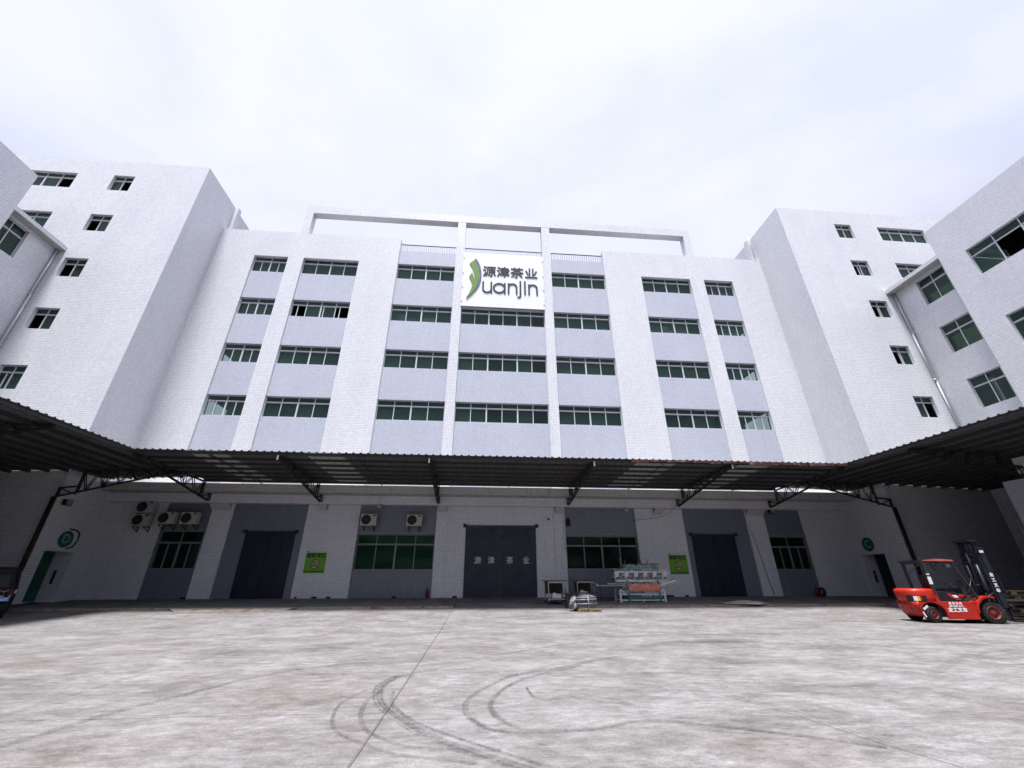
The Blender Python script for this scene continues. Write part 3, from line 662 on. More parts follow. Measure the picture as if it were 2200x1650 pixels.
def truss(c, wallc, frontc, zf, axis, s, zb=4.28, zbf=None, parent=None, m=5, w=.05, gap=.11):
    """lattice truss in the plane axis=c, from the wall end (wallc) to the front end"""
    zbf = zbf if zbf is not None else zf(frontc)-.22
    b = MB()
    for off in (-gap/2, gap/2):
        def pt(q, z): return (c+off, q, z) if axis == 'x' else (q, c+off, z)
        tp = wallc + s*.85
        b.bar(pt(wallc, zb), pt(frontc, zbf), w); b.bar(pt(tp, zf(tp)-.12), pt(frontc, zf(frontc)-.12), w)
        b.bar(pt(tp, zf(tp)-.1), pt(tp, zb+(zbf-zb)*(.85/abs(frontc-wallc))), w); b.bar(pt(wallc, zb+.42), pt(tp, zb+.52), w); b.bar(pt(wallc, zb), pt(wallc, zb+.45), w)
        b.bar(pt(wallc, zb+.4), pt(tp, zb+.1), w*.7)
        def at(k): q = tp+(frontc-tp)*k/m; f = abs(q-wallc)/abs(frontc-wallc); return q, zb+(zbf-zb)*f, zf(q)-.12
        for k in range(m):
            q0, zl0, zt0 = at(k); q1, zl1, zt1 = at(k+1); qm, zlm, ztm = at(k+.5)
            b.bar(pt(q0, zt0), pt(qm, zlm), w*.7); b.bar(pt(qm, zlm), pt(q1, zt1), w*.7)
            if k % 2: b.bar(pt(qm, zlm), pt(qm, ztm), w*.6)
    return b.build('truss', STEEL, parent)
zb_ = lambda y: 5.33 + (-1.1-y)*.022          # back canopy rises towards its front edge
CX0, CX1 = -15.75, 19.05
cb = thing('loading_canopy', 'dark corrugated steel canopy on lattice trusses across the back wall of the yard', 'canopy', (1.6, -4.3, 5.2))
SK = [(-13.5, -12.75), (-12.6, -11.9), (-8.2, -6.5), (8.1, 10.2), (13.6, 15.3)]
edges = [CX0]+[v for s in SK for v in s]+[CX1]
b = MB()
for a, c in zip(edges[::2], edges[1::2]): corr(b, 'x', a, c, -7.1, -1.1, zb_)
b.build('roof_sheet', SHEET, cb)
for a, c in SK:
    b = MB(); corr(b, 'x', a, c, -7.08, -1.12, zb_); b.build('skylight_sheet', SKYL, cb)
for k in range(7):
    y = -1.4-k*.92; b = MB(); b.box(CX0, CX1, y-.035, y+.035, zb_(y)-.125, zb_(y)-.01); b.build('purlin', PURLIN, cb)
b = MB(); b.box(CX0, CX1, -1.28, -1.06, 5.245, 5.325); b.build('gutter', BLACK, cb)
b = MB(); x = 7.6
while x < 18.6:
    l = random.uniform(.25, .9); b.box(x, x+l, -7.1, -7.085, 5.40-random.uniform(.03, .12), 5.47); x += l+random.uniform(0, .12)
b.build('edge_flashing', RUST, cb)
TR = [-15.7, -9.3, -2.33, 5.72, 12.85, 19.05]
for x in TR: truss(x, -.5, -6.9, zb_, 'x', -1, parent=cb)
b = MB()
for x in (-12.4, -5.6, 1.9, 9.3, 16.0): b.bar((x, -1.5, 5.1), (x, -7.0, 5.28), .03)
b.build('tie_rods', STEEL, cb)
for x in TR[1:5]: MB().box(x-.03, x+.03, -7.06, -7.0, 5.1, 5.32).build('end_plate', plain('end_plate_paint', (.4, .36, .33), .6), cb)
# side canopies: ribs run across, purlins along the yard
def side_canopy(label, s, x_in, x_out, tower_x, xw, trs):
    t = thing('loading_canopy', label, 'canopy', ((x_in+x_out)/2, -25, 5.2)); zf = lambda x: 5.50-abs(x-x_in)*.036
    b = MB(); corr(b, 'y', -50, -7.12, min(x_in, x_out), max(x_in, x_out), zf)
    xa = tower_x; corr(b, 'y', -7.12, -3.404, min(x_in, x_out), max(x_in, x_out), zf); corr(b, 'y', -3.404, -1.3 if s < 0 else -1.02, min(x_in, xa), max(x_in, xa), zf)
    b.build('roof_sheet', SHEET, t)
    k = 0; x = x_in+s*.12
    while abs(x-x_in) < abs(x_out-x_in):
        y1 = -1.6-.25*random.random() if abs(x) < abs(xa)-.3 else -3.5
        b = MB(); b.box(x-.04, x+.04, -50, y1, zf(x)-.15, zf(x)-.01); b.build('purlin', PURLIN, t); x += s*.9; k += 1
    for (y, xe) in trs: truss(y, xe, x_in+s*.2, zf, 'y', -s, zb=3.92 if y > -5 else 4.2, parent=t, m=6)
    b = MB(); b.bar((x_in+s*3.2, -50, zf(x_in+s*3.2)-.2), (x_in+s*2.2, -2, zf(x_in)-.3), .03); b.bar((x_in+s*.4, -9.0, 5.25), (x_in+s*5.5, -3.6, 5.0), .03)
    b.build('tie_rods', STEEL, t)
    MB().box(tower_x, x_out, -50, -49.9, 4, 5.3).build('end_panel', SHEET, t)
    return t
side_canopy('dark corrugated canopy running towards the camera along the left side of the yard', -1, -15.75, -28.3, -21.25, 0, [(-3.5, -21.25), (-10.6, -21.3), (-16.6, -21.3)])
side_canopy('dark corrugated canopy running towards the camera along the right side of the yard', 1, 19.1, 31.62, 24.5, 0, [(-3.5, 24.5), (-10.2, 24.5), (-16.2, 24.5)])

# ------------------------------------------------------------------ company sign
LEAF = plain('leaf_green', (.12, .27, .03), .45, 0, .12, 2); SLATE = plain('slate_blue', (.10, .12, .24), .45, 0, .05); SIGNT = plain('sign_letters', (.010, .022, .035), .7, 0, .08)
SIGNW = plain('sign_board_white', (.88, .89, .94), .5, 0, .03, .7)
sg = thing('company_sign', 'big white sign board with green leaf emblem and dark lettering high on the facade', 'sign', (1.55, -.05, 19.36))
b = MB(); b.box(-1.78, 4.88, -.06, -.004, 19.37, 24.8); b.build('board', SIGNW, sg)
O = (0, -.062, 0); RX, UZ = (1, 0, 0), (0, 0, 1)
green = [(-.85, 23.99), (-1.24, 23.61), (-1.04, 23.28), (-.9, 22.9), (-.8, 22.5), (-.77, 21.96), (-.84, 22.22), (-1.01, 22.66), (-1.22, 22.24), (-1.06, 21.95), (-.97, 21.6), (-.95, 21.3), (-1.08, 20.77), (-1.37, 20.1), (-1.0, 20.5), (-.72, 20.95), (-.56, 21.46), (-.44, 22.0), (-.42, 22.5), (-.5, 23.1), (-.62, 23.55)]
slate = [(-.76, 24.2), (-.83, 24.0), (-.58, 23.5), (-.46, 23.0), (-.38, 22.45), (-.42, 21.9), (-.55, 21.35), (-.74, 20.85), (-1.04, 20.42), (-1.33, 20.12), (-1.25, 20.16), (-.95, 20.5), (-.6, 21.0), (-.38, 21.5), (-.25, 22.1), (-.24, 22.7), (-.34, 23.3), (-.52, 23.8)]
for nm, pl, M in (('emblem_leaf', green, LEAF), ('emblem_arc', slate, SLATE)):
    b = MB(); b.prism(pl, -.12, -.065, 1); b.build(nm, M, sg)
b = MB()
for ch, x in zip('源津茶业', (.40, 1.53, 2.66, 3.84)): text_mb(b, ch, 1.12, (x, -.062, 22.82), RX, UZ, .018, .03)
b.build('characters', SIGNT, sg)
b = MB(); w_ = .135
def arc(cx, cz, r, a0, a1, n=14, rz=None): return [(cx+r*math.cos(math.radians(a0+(a1-a0)*k/n)), cz+(rz or r)*math.sin(math.radians(a0+(a1-a0)*k/n))) for k in range(n+1)]
S = [[(-.08, 21.78), (-.08, 21.1)]+arc(.25, 21.1, .33, 180, 360)+[(.58, 21.78)], [(.58, 21.2), (.6, 20.75)],
     arc(1.22, 21.24, .45, 85, 275, 20), arc(1.22, 21.24, .45, 275, 445, 20), [(1.67, 21.72), (1.67, 20.75)],
     [(1.98, 20.75), (1.98, 21.72)], [(1.98, 21.4)]+arc(2.3, 21.4, .32, 150, 0)+[(2.63, 20.75)],
     [(2.93, 22.0), (2.93, 20.6)]+arc(2.77, 20.58, .16, 0, -95, 6), [(3.3, 22.0), (3.3, 20.75)],
     [(3.63, 20.75), (3.63, 21.72)], [(3.63, 21.4)]+arc(3.95, 21.4, .32, 150, 0)+[(4.28, 20.75)]]
for i, s in enumerate(S): ribbon(b, s, w_, (0, -.062, 0), RX, UZ, .035+.0007*(i % 7))
b.build('latin_letters', SIGNT, sg)
b = MB()
for x in (-1.72, 4.82):
    for z in (19.8, 21.2, 22.6, 24.2): b.box(x-.03, x+.03, -.09, -.06, z-.03, z+.03)
b.build('bolts', STEEL, sg)

# ------------------------------------------------------------------ posters, discs
PG = plain('poster_green', (.19, .48, .04), .6, 0, .05); PK = plain('poster_black', (.006, .012, .006), .6); PY = plain('poster_pale', (.5, .5, .25), .6); PR = plain('poster_red', (.22, .02, .02), .6)
def poster(x, z, label):
    t = thing('warning_poster', label, 'poster', (x, -.01, z), group='green loading zone posters')
    W_, H = 1.17, 1.2
    MB().box(x-W_/2, x+W_/2, -.012, -.002, z, z+H-.12).build('panel', PG, t); MB().box(x-W_/2, x+W_/2, -.0125, -.002, z+H-.118, z+H).build('header_strip', OFFW, t)
    b = MB(); text_mb(b, '装卸货区', .265, (x, -.013, z+.92), RX, UZ, .008, .002); text_mb(b, '禁止非装卸货车辆停放', .11, (x, -.013, z+.075), RX, UZ, .002, .002)
    b.box(x-.55, x-.44, -.016, -.0126, z+H-.085, z+H-.035); b.build('lettering', PK, t)
    b = MB(); b.cyl((x, 0, z+.47), .26, -.0145, -.0125, 'y', 30); b.m = 1; ribbon(b, arc(x, z+.47, .25, 0, 360, 36), .03, (0, -.013, 0), RX, UZ, .003)
    ribbon(b, [(x-.17, z+.40), (x-.17, z+.5), (x-.12, z+.52), (x-.09, z+.6), (x+.09, z+.6), (x+.12, z+.52), (x+.17, z+.5), (x+.17, z+.40), (x-.17, z+.40)], .03, (0, -.013, 0), RX, UZ, .004)
    for q in (-.13, .13): b.box(x+q-.03, x+q+.03, -.018, -.0145, z+.34, z+.4)
    b.m = 2; ribbon(b, [(x-.17, z+.64), (x+.17, z+.3)], .035, (0, -.013, 0), RX, UZ, .006)
    b.build('no_car_symbol', [PY, PK, PR], t)
poster(-9.13, .42, 'green loading zone poster on the white pier left of the green blind window')
poster(12.48, .355, 'green loading zone poster on the white pier right of the wrapped machine')
DISC = plain('disc_green', (.006, .12, .08), .5); DTXT = plain('disc_letter', (.22, .42, .36), .6)
def disc(F, u, w, z, ch, label):
    t = thing('letter_disc', label, 'sign', MB(F).P((u, w+.01, z-.4)), group='round green letter signs above the stair doors')
    b = MB(F); b.cyl((u, 0, z), .41, w+.002, w+.03, 'y', 32); b.build('disc', DISC, t)
    R_, U_ = F; b = MB(); text_mb(b, ch, .62, MB(F).P((u, w+.031, z)), R_, U_, .015, .006); b.build('letter', DTXT, t)
disc(FL, -1.99, XL, 2.0, 'D', 'round green sign with the letter D above the left stair door')
disc(FR, 1.0, -XR, 2.03, 'C', 'round green sign with the letter C above the right stair door')
b = MB(FL); b.tube([(-2.0, XL+.03, 2.5), (-1.6, XL+.03, 2.48), (-1.35, XL+.03, 2.35), (-1.28, XL+.03, 2.0), (-1.45, XL+.03, 1.65), (-1.75, XL+.03, 1.55)], .035)
tag(b.build('black_cable', BLACK), 'black cable loop curving around the round D sign', 'cable')

# ------------------------------------------------------------------ air conditioner units
ACW = plain('ac_casing', (.5, .49, .46), .5, 0, .06); ACB = plain('ac_badge', (.03, .03, .16), .5); FANM = plain('fan_dark', (.012, .012, .014), .6)
AC_L = ['air conditioner unit left of its pair above the green blind window', 'air conditioner unit right of its pair above the green blind window',
        'left air conditioner unit directly above the dark window at far left', 'right air conditioner unit directly above the dark window at far left',
        'upper air conditioner unit of the stack on the white wall', 'lower air conditioner unit of the stack on the white wall']
ac = thing('air_conditioner', AC_L[0], 'air conditioner', (0, 0, 0), group='outdoor air conditioner units on the ground floor wall')
b = MB(); b.box(-.46, .46, -.17, .17, 0, .66); b.build('casing', ACW, ac, world=False, origin=(0, 0, 0), bevel=.02)
b = MB(); b.cyl((-.13, 0, .33), .275, -.185, -.171, 'y', 28); fan = b.build('fan_opening', FANM, ac, world=False, origin=(0, 0, 0))
b = MB()
for r in (.1, .17, .24): b.tube([(-.13+r*math.cos(a), -.19, .33+r*math.sin(a)) for a in [2*math.pi*k/20 for k in range(20)]], .004, 4, closed=True)
for k in range(8): a = k*math.pi/4; b.bar((-.13, -.19, .33), (-.13+.27*math.cos(a), -.19, .33+.27*math.sin(a)), .006)
b.cyl((-.13, 0, .33), .035, -.2, -.18, 'y', 12); b.build('grille', plain('grille_grey', (.07, .07, .08), .6), fan, world=False, origin=(0, 0, 0))
b = MB(); b.box(.22, .40, -.176, -.171, .53, .61); b.build('badge', ACB, ac, world=False, origin=(0, 0, 0))
for x in (-.3, .3):
    b = MB(); b.bar((x, -.17, -.03), (x, .36, -.03), .035); b.bar((x, -.12, -.05), (x, .36, -.26), .03); b.bar((x, .36, -.3), (x, .36, 0), .035); b.build('bracket', STEEL, ac, world=False, origin=(0, 0, 0))
ACP = [(-6.32, -.5, 2.95), (-3.66, -.5, 2.95), (-17.6, -.5, 2.95), (-16.37, -.5, 2.95), (-19.0, -.42, 3.55), (-19.0, -.42, 2.83)]
ac.location = ACP[0]
for p, l in zip(ACP[1:], AC_L[1:]): dup(ac, p, l)

# ------------------------------------------------------------------ small wall things
LAMP = plain('lamp_white', (.7, .7, .68), .5)
def pend(x, y, z, label):
    b = MB(); b.tube([(x, y, 4.7), (x, y, z+.12)], .012, 6); b.tube([(x, y, z+.2), (x, y, z+.1)], .03, 8); b.tube([(x, y, z+.12), (x-.1, y-.02, z)], [.05, .1], 12)
    tag(b.build('hanging_lamp', LAMP), label, 'lamp', 'small white lamps hanging under the slab')
pend(-5.75, -.6, 4.0, 'small white lamp hanging above the green blind window'); pend(9.45, -.6, 3.95, 'small white lamp hanging above the dark window behind the machine')
def flood(F, u, w, z, label):
    t = thing('floodlight', label, 'floodlight', MB(F).P((u, w, z)), group='wall floodlights')
    b = MB(F); b.box(u-.2, u+.2, w+.12, w+.3, z, z+.26); b.build('housing', BLACK, t)
    b = MB(F); b.box(u-.16, u+.16, w+.301, w+.31, z+.03, z+.23); b.build('lens', plain('lens_grey', (.35, .36, .38), .2), t)
    b = MB(F); b.bar((u, w, z+.3), (u, w+.2, z+.2), .04); b.build('bracket', STEEL, t)
flood(FL, -3.0, XL, 3.55, 'black floodlight high on the left tower side wall'); flood(FY, 19.3, .0, 3.95, 'black floodlight under the beam above the right dark window')
b = MB(); b.cyl((5.75, -.12, 3.1), .13, -.02, .28, 'z', 14); b.cyl((5.75, -.12, 3.42), .08, -.04, .12, 'z', 12); b.bar((5.75, -.1, 3.3), (5.75, 0, 3.3), .05)
tag(b.build('wall_siren', BLACK), 'black siren bulb on the wall right of the central column', 'siren')
b = MB(); b.bar((4.45, -.02, 3.5), (4.45, -.16, 3.5), .05); b.bar((4.45, -.1, 3.52), (4.52, -.3, 3.42), .07); tag(b.build('security_camera', BLACK), 'small black security camera above the right end of the navy doors', 'camera')
# cables
def cable(pts, label, r=.012, m=None):
    b = MB(); b.tube(smooth([V(p) for p in pts], 5), r, 6); tag(b.build('cable', m or BLACK), label, 'cable')
cable([(12.8, -.55, 4.45), (12.2, -.5, 3.9), (11.4, -.45, 3.6), (10.6, -.3, 3.5), (9.9, -.1, 3.45)], 'thin slack cable drooping from a truss foot over the right poster pier')
cable([(5.45, -.05, 3.95), (5.46, -.05, 2.8), (5.5, -.06, 1.6)], 'thin white conduit down the right central column', .02, PVC)
cable([(17.6, -.1, 3.0), (17.9, -.06, 1.2), (18.05, -.06, -.05), (18.2, -.05, -.8)], 'pale hose hanging down the pier right of the right steel door', .022, plain('pale_hose', (.45, .42, .4), .6))
# fire extinguishers
REDP = plain('extinguisher_red', (.30, .008, .008), .35)
fe = thing('fire_extinguisher', 'red fire extinguisher standing below the green blind window', 'fire extinguisher', (0, 0, 0), group='fire extinguishers')
b = MB(); b.tube([(0, 0, 0), (0, 0, .36), (0, 0, .42), (0, 0, .44)], [.075, .075, .05, .02], 14); b.build('cylinder', REDP, fe, world=False, origin=(0, 0, 0))
b = MB(); b.box(-.05, .06, -.02, .02, .44, .5); b.tube([(.05, 0, .46), (.1, 0, .4), (.1, 0, .2)], .01, 6); b.build('valve', BLACK, fe, world=False, origin=(0, 0, 0))
fe.location = (-2.62, -.22, -.86); dup(fe, (20.6, -.5, -.865), 'red fire extinguisher standing below the right dark window')
b = MB(); b.lathe((20.95, -.45, -.62), [(.12, -.08), (.24, -.08), (.24, .08), (.12, .08), (.12, -.08)]); tag(b.build('hose_reel', plain('reel_dark', (.05, .03, .025), .7)), 'dark hose reel on the ground beside the right extinguisher', 'hose reel')

# boxes behind the upper windows
BLUEB = plain('blue_box', (.05, .36, .75), .6); GRNB = plain('pale_green_box', (.5, .62, .36), .7); PALEB = plain('pale_carton', (.55, .6, .5), .7)
def crate(x0, x1, z0, z1, y, M, label, grp):
    t = thing('storage_box', label, 'box', ((x0+x1)/2, y, z0), group=grp)
    MB().box(x0, x1, y, y+.4, z0, z1).build('carton', M, t); MB().box((x0+x1)/2-.1, (x0+x1)/2+.1, y-.004, y-.001, z0+.1, z0+.18).build('sticker', OFFW, t)
zf_ = 17.83
g1, g2 = 'blue boxes behind the window left of the sign', 'pale boxes behind third floor windows'
crate(-6.42, -5.98, zf_, zf_+.38, .34, BLUEB, 'lower blue box of the two stacked in the window left of the sign', g1)
crate(-6.40, -6.0, zf_+.4, zf_+.78, .34, BLUEB, 'upper blue box of the two stacked in the window left of the sign', g1)
crate(-5.82, -5.1, zf_, zf_+.36, .36, BLUEB, 'wide single blue box in the window left of the sign', g1)
crate(-4.55, -4.12, zf_, zf_+.5, .36, GRNB, 'left of two pale green boxes in the window left of the sign', g2)
crate(-4.08, -3.62, zf_, zf_+.5, .36, GRNB, 'right of two pale green boxes in the window left of the sign', g2)
crate(9.45, 9.9, zf_, zf_+.3, .36, BLUEB, 'small blue box in the window right of the sign', g1)
crate(14.5, 14.9, zf_, zf_+.75, .36, PALEB, 'tall pale carton in the window two bays right of the sign', g2)
crate(14.92, 15.3, zf_, zf_+.4, .36, PALEB, 'low pale carton beside the tall one two bays right of the sign', g2)
crate(15.65, 16.4, zf_, zf_+.35, .36, PALEB, 'wide low pale carton two bays right of the sign', g2)
crate(19.0, 19.25, zf_, zf_+.4, .36, PALEB, 'leftmost pale carton in the last window column on the right', g2)
crate(19.6, 20.0, zf_, zf_+.35, .36, PALEB, 'middle pale carton in the last window column on the right', g2)
crate(20.2, 20.7, zf_, zf_+.42, .36, PALEB, 'rightmost pale carton in the last window column on the right', g2)
for (z, h) in ((13.0, 1.5), (17.0, 1.0)):
    t = thing('storage_box', ('tall' if h > 1.2 else 'low')+' green tinted box stack behind the right wing window', 'box', (32.3, -6.0, z), group='boxes in the right wing windows')
    MB().box(32.0, 32.8, -6.95, -5.2, z+.6, z+.6+h*.95).build('carton', plain('olive_box', (.34, .5, .24), .7), t)
# ------------------------------------------------------------------ forklift (x forward, origin on the ground under its middle)
RED = plain('forklift_red', (.42, .02, .012), .42, 0, .10, 2.5, spec=.4, col2=(.20, .035, .025), amt=-.02); REDW = plain('wheel_rim_red', (.16, .03, .03), .6, 0, .25, 6)
GLOSSB = plain('forklift_black', (.014, .015, .02), .35, 0, .1); STEELB = plain('mast_steel', (.03, .032, .045), .4, .3, .25, 6); LGREY = plain('worn_grey', (.28, .29, .31), .5, .2, .2)
fl = thing('forklift', 'red forklift with black mast parked at the right edge of the yard, facing right', 'forklift', (17.26, -10.85, G), math.radians(-14))
def warp(b):
    for v in b.v:
        if v.x < -.8: v.x += .38
        elif v.x < .6: v.x = .6-(.6-v.x)*.73
    return b
def fb(b, name, M, par=None, bevel=0, label=None): return warp(b).build(name, M, par or fl, world=False, origin=(0, 0, 0), bevel=bevel, label=label)
def loft(b, secs):
    """secs: list of closed outlines with equal point counts"""
    n = len(secs[0])
    for A, B in zip(secs, secs[1:]):
        for i in range(n): j = (i+1) % n; b.face([A[i], A[j], B[j], B[i]], smooth=True)
    b.face(secs[0][::-1]); b.face(secs[-1])
# counterweight: rounded plan, side profile leaning out to the top
def cw_plan(z, xr, hw, xf, kk=.25):
    pts = [(xf, -hw, z), (xf-kk, -hw, z)]
    for k in range(0, 13):
        a = math.radians(-90-180*k/12); ca, sa = math.cos(a), math.sin(a)
        px = xf-kk + (xr-(xf-kk))*abs(ca)**.75; py = hw*math.copysign(abs(sa)**.7, sa); pts.append((px, py, z))
    pts += [(xf-kk, hw, z), (xf, hw, z)]
    return pts
b = MB(); loft(b, [cw_plan(.68, -1.66, .585, -.92), cw_plan(.80, -1.69, .59, -.92), cw_plan(1.0, -1.71, .59, -.92), cw_plan(1.08, -1.67, .565, -.92), cw_plan(1.105, -1.58, .52, -.95)])
loft(b, [cw_plan(.20, -1.48, .50, -1.36, .02), cw_plan(.30, -1.56, .55, -1.38, .02), cw_plan(.52, -1.62, .575, -1.42, .02), cw_plan(.679, -1.66, .585, -1.42, .02)])
b.v = warp(b).v
for s in (-1, 1):
    ar = [(-.76+.40*math.cos(math.radians(a)), .27+.40*math.sin(math.radians(a))) for a in range(150, 29, -10)]
    b.prism([(-1.13, .40)]+ar+[(-.36, .679), (-1.13, .679)], s*.49, s*.59, 1)
cwt = b.build('counterweight', RED, fl, world=False, origin=(0, 0, 0))
# recessed lamp slots and vents are dark shapes set into the rear corners
def wrap(z0, z1, t0, t1, xr, hw, off, n=10):
    """patch that follows the rounded corner between two plan angles (degrees)"""
    b = MB(); P = []
    for k in range(n+1):
        a = math.radians(t0+(t1-t0)*k/n); ca, sa = math.cos(a), math.sin(a)
        px = -1.17 + (xr+1.17)*abs(ca)**.75; py = hw*math.copysign(abs(sa)**.7, sa)
        d = V((px+1.0, py, 0)).normalized()*off; P.append((px+d.x, py+d.y))
    for (p, q) in zip(P, P[1:]): b.face([(p[0], p[1], z0), (q[0], q[1], z0), (q[0], q[1], z1), (p[0], p[1], z1)])
    return b
for s in (-1, 1):
    for (z0, z1, t0, t1, nm, M, of) in ((.69, .88, 92, 158, 'lamp_recess', BLACK, .012), (.71, .86, 118, 132, 'reflector', plain('lamp_white_lens', (.75, .75, .75), .2), .02), (.71, .86, 110, 118, 'indicator', plain('lamp_amber', (.8, .42, .02), .25), .02), (.73, .85, 104, 110, 'tail_lamp', plain('lamp_red', (.5, .01, .01), .25), .02), (.44, .53, 130, 168, 'rear_vent', BLACK, .008)):
        xr = -1.69 if z0 > .6 else -1.61; hw = .59 if z0 > .6 else .575
        t0_, t1_ = (-t0, -t1) if s < 0 else (t0, t1)
        b = wrap(z0, z1, t0_, t1_, xr, hw, of); fb(b, nm, M)
b = MB(); text_mb(b, '龙 工', .13, (-1.56, -.36, .985), V((.42, -.9, 0)).normalized(), (0, 0, 1), .006, .004); 
text_mb(b, '龙工叉车', .15, (.0, -.603, .42), (1, 0, 0), (0, 0, 1), .008, .004); text_mb(b, '180 2067 6191', .075, (.0, -.603, .545), (1, 0, 0), (0, 0, 1), .003, .004)
text_mb(b, '服 务 热 线', .085, (.0, -.603, .63), (1, 0, 0), (0, 0, 1), .004, .004)
for v in b.v:
    if v.x < -.8: v.x += .38
b.build('lettering', WHITEP, fl, world=False, origin=(0, 0, 0))
b = MB()
for (x, z, an, w_, h_) in ((-1.36, .50, .6, .2, .07), (-1.46, .28, 1.9, .18, .045)):
    c_, s_ = math.cos(an), math.sin(an); q = [(x+c_*i*w_/2-s_*j*h_/2, -.607 if z > .4 else -.59, z+s_*i*w_/2+c_*j*h_/2) for i, j in ((-1, -1), (1, -1), (1, 1), (-1, 1))]; b.face(q)
fb(b, 'reflective_tape', WHITEP)
# hood, frame side panels, fenders
b = MB(); b.prism([(-.95, 1.09), (-.80, 1.06), (-.80, .62), (-.95, .62)], -.56, .56, 1); fb(b, 'hood_rear_panel', RED)
b = MB(); b.prism([(-.80, 1.02), (.03, .99), (.15, .80), (.20, .68), (-.80, .70)], -.585, .585, 1); hd = fb(b, 'engine_cover', GLOSSB, bevel=.02)
b = MB(); b.prism([(-.42, .95), (-.25, .95), (.06, .80), (.14, .735), (-.05, .74), (-.3, .82)], -.594, -.588, 1); fb(b, 'side_emblem', plain('emblem_red', (.4, .02, .02), .4), hd)
b = MB(); b.prism([(-.22, .90), (-.02, .90), (.05, .82), (-.14, .82)], -.6, -.595, 1); fb(b, 'side_emblem', WHITEP, hd)
for s in (-1, 1):
    y0, y1 = (-.6, -.5) if s < 0 else (.5, .6)
    arch = [(-1.14+.42*math.cos(math.radians(a)), .27+.42*math.sin(math.radians(a))) for a in (48, 30, 12, -10)]
    b = MB(); b.prism([(-.92, .70), *arch, (-.66, .14), (.62, .13), (.62, .60), (.70, .70), (.55, .72), (.45, .68)], y0, y1, 1); fb(b, 'frame_side', RED, bevel=.012)
    b = MB(); st = []
    for k in range(9): a = math.radians(182-k*14); st.append((1.1+.46*math.cos(a), .35+.47*math.sin(a)))
    outer = [(1.1+.52*math.cos(math.radians(182-k*14)), .35+.53*math.sin(math.radians(182-k*14))) for k in range(9)]
    b.prism(st+outer[::-1], (-.64 if s < 0 else .40), (-.40 if s < 0 else .64), 1); fb(b, 'front_fender', RED)
b = MB(); b.box(-.9, .62, -.5, .5, .25, .66); b.box(.62, 1.35, -.38, .38, .25, .62); b.box(.05, .62, -.49, .49, .6, .64); fb(b, 'chassis', BLACK)
# seat, wheel, levers
b = MB(); b.box(-.62, -.1, -.24, .24, 1.02, 1.14); b.prism([(-.66, 1.1), (-.52, 1.12), (-.62, 1.55), (-.72, 1.55)], -.22, .22, 1); fb(b, 'seat', BLACK, bevel=.03)
b = MB(); b.bar((.62, 0, .7), (.35, 0, 1.18), .07); b.tube([(.33+.07*math.cos(a)*.5, .17*math.sin(a), 1.2+.15*math.cos(a)*.8) for a in [2*math.pi*k/20 for k in range(20)]], .014, 6, closed=True)
b.box(.45, .7, -.45, .45, .95, 1.12); fb(b, 'steering_console', DARK)
b = MB()
for k in range(3): b.bar((.5+.04*k, -.34-.05*k, 1.1), (.47+.04*k, -.36-.05*k, 1.33), .018); b.box(.455+.04*k, .485+.04*k, -.375-.05*k, -.345-.05*k, 1.33, 1.37)
fb(b, 'control_levers', BLACK)
# overhead guard
b = MB()
for s in (-1, 1):
    y = s*.53
    b.bar((-.86, y, .95), (-.88, y, 1.98), .10, .07); b.bar((.86, y, .66), (.40, y, 1.99), .075, .06)
    b.bar((-.95, y, 2.02), (.46, y, 2.02), .06, .07)
    b.bar((-.88, y*.98, 1.55), (-.1, y*.9, 2.0), .03)
b.bar((.43, -.55, 2.0), (.43, .55, 2.0), .06); b.bar((-.88, -.55, 1.98), (-.88, .55, 1.98), .06); guard = fb(b, 'overhead_guard', DARK)
b = MB(); b.bar((-.95, -.56, 2.03), (-.95, .56, 2.03), .07)
for k in range(10): x = -.82+k*.13; b.bar((x, -.5, 2.05), (x, .5, 2.05), .045, .03)
fb(b, 'guard_slats', DARK, guard)
b = MB(); b.prism([(-.86, 2.06), (-.5, 2.08), (-.25, 2.10), (.1, 2.09), (.46, 2.05), (.50, 2.01), (-.86, 2.035)], -.58, -.5, 1); b.prism([(-.86, 2.06), (.46, 2.05), (.50, 2.01), (-.86, 2.035)], .5, .58, 1); b.box(.40, .50, -.5, .5, 2.02, 2.075)
fb(b, 'roof_edge', plain('faded_red', (.5, .12, .09), .5, 0, .2, 5))
b = MB(); b.box(-.925, -.81, -.585, -.578, 1.25, 1.50); b.box(-.92, -.82, -.585, -.578, 1.56, 1.60); fb(b, 'pillar_label', WHITEP)
b = MB(); b.box(.20, .34, -.50, -.44, 1.82, 1.92); fb(b, 'work_lamp', LGREY)
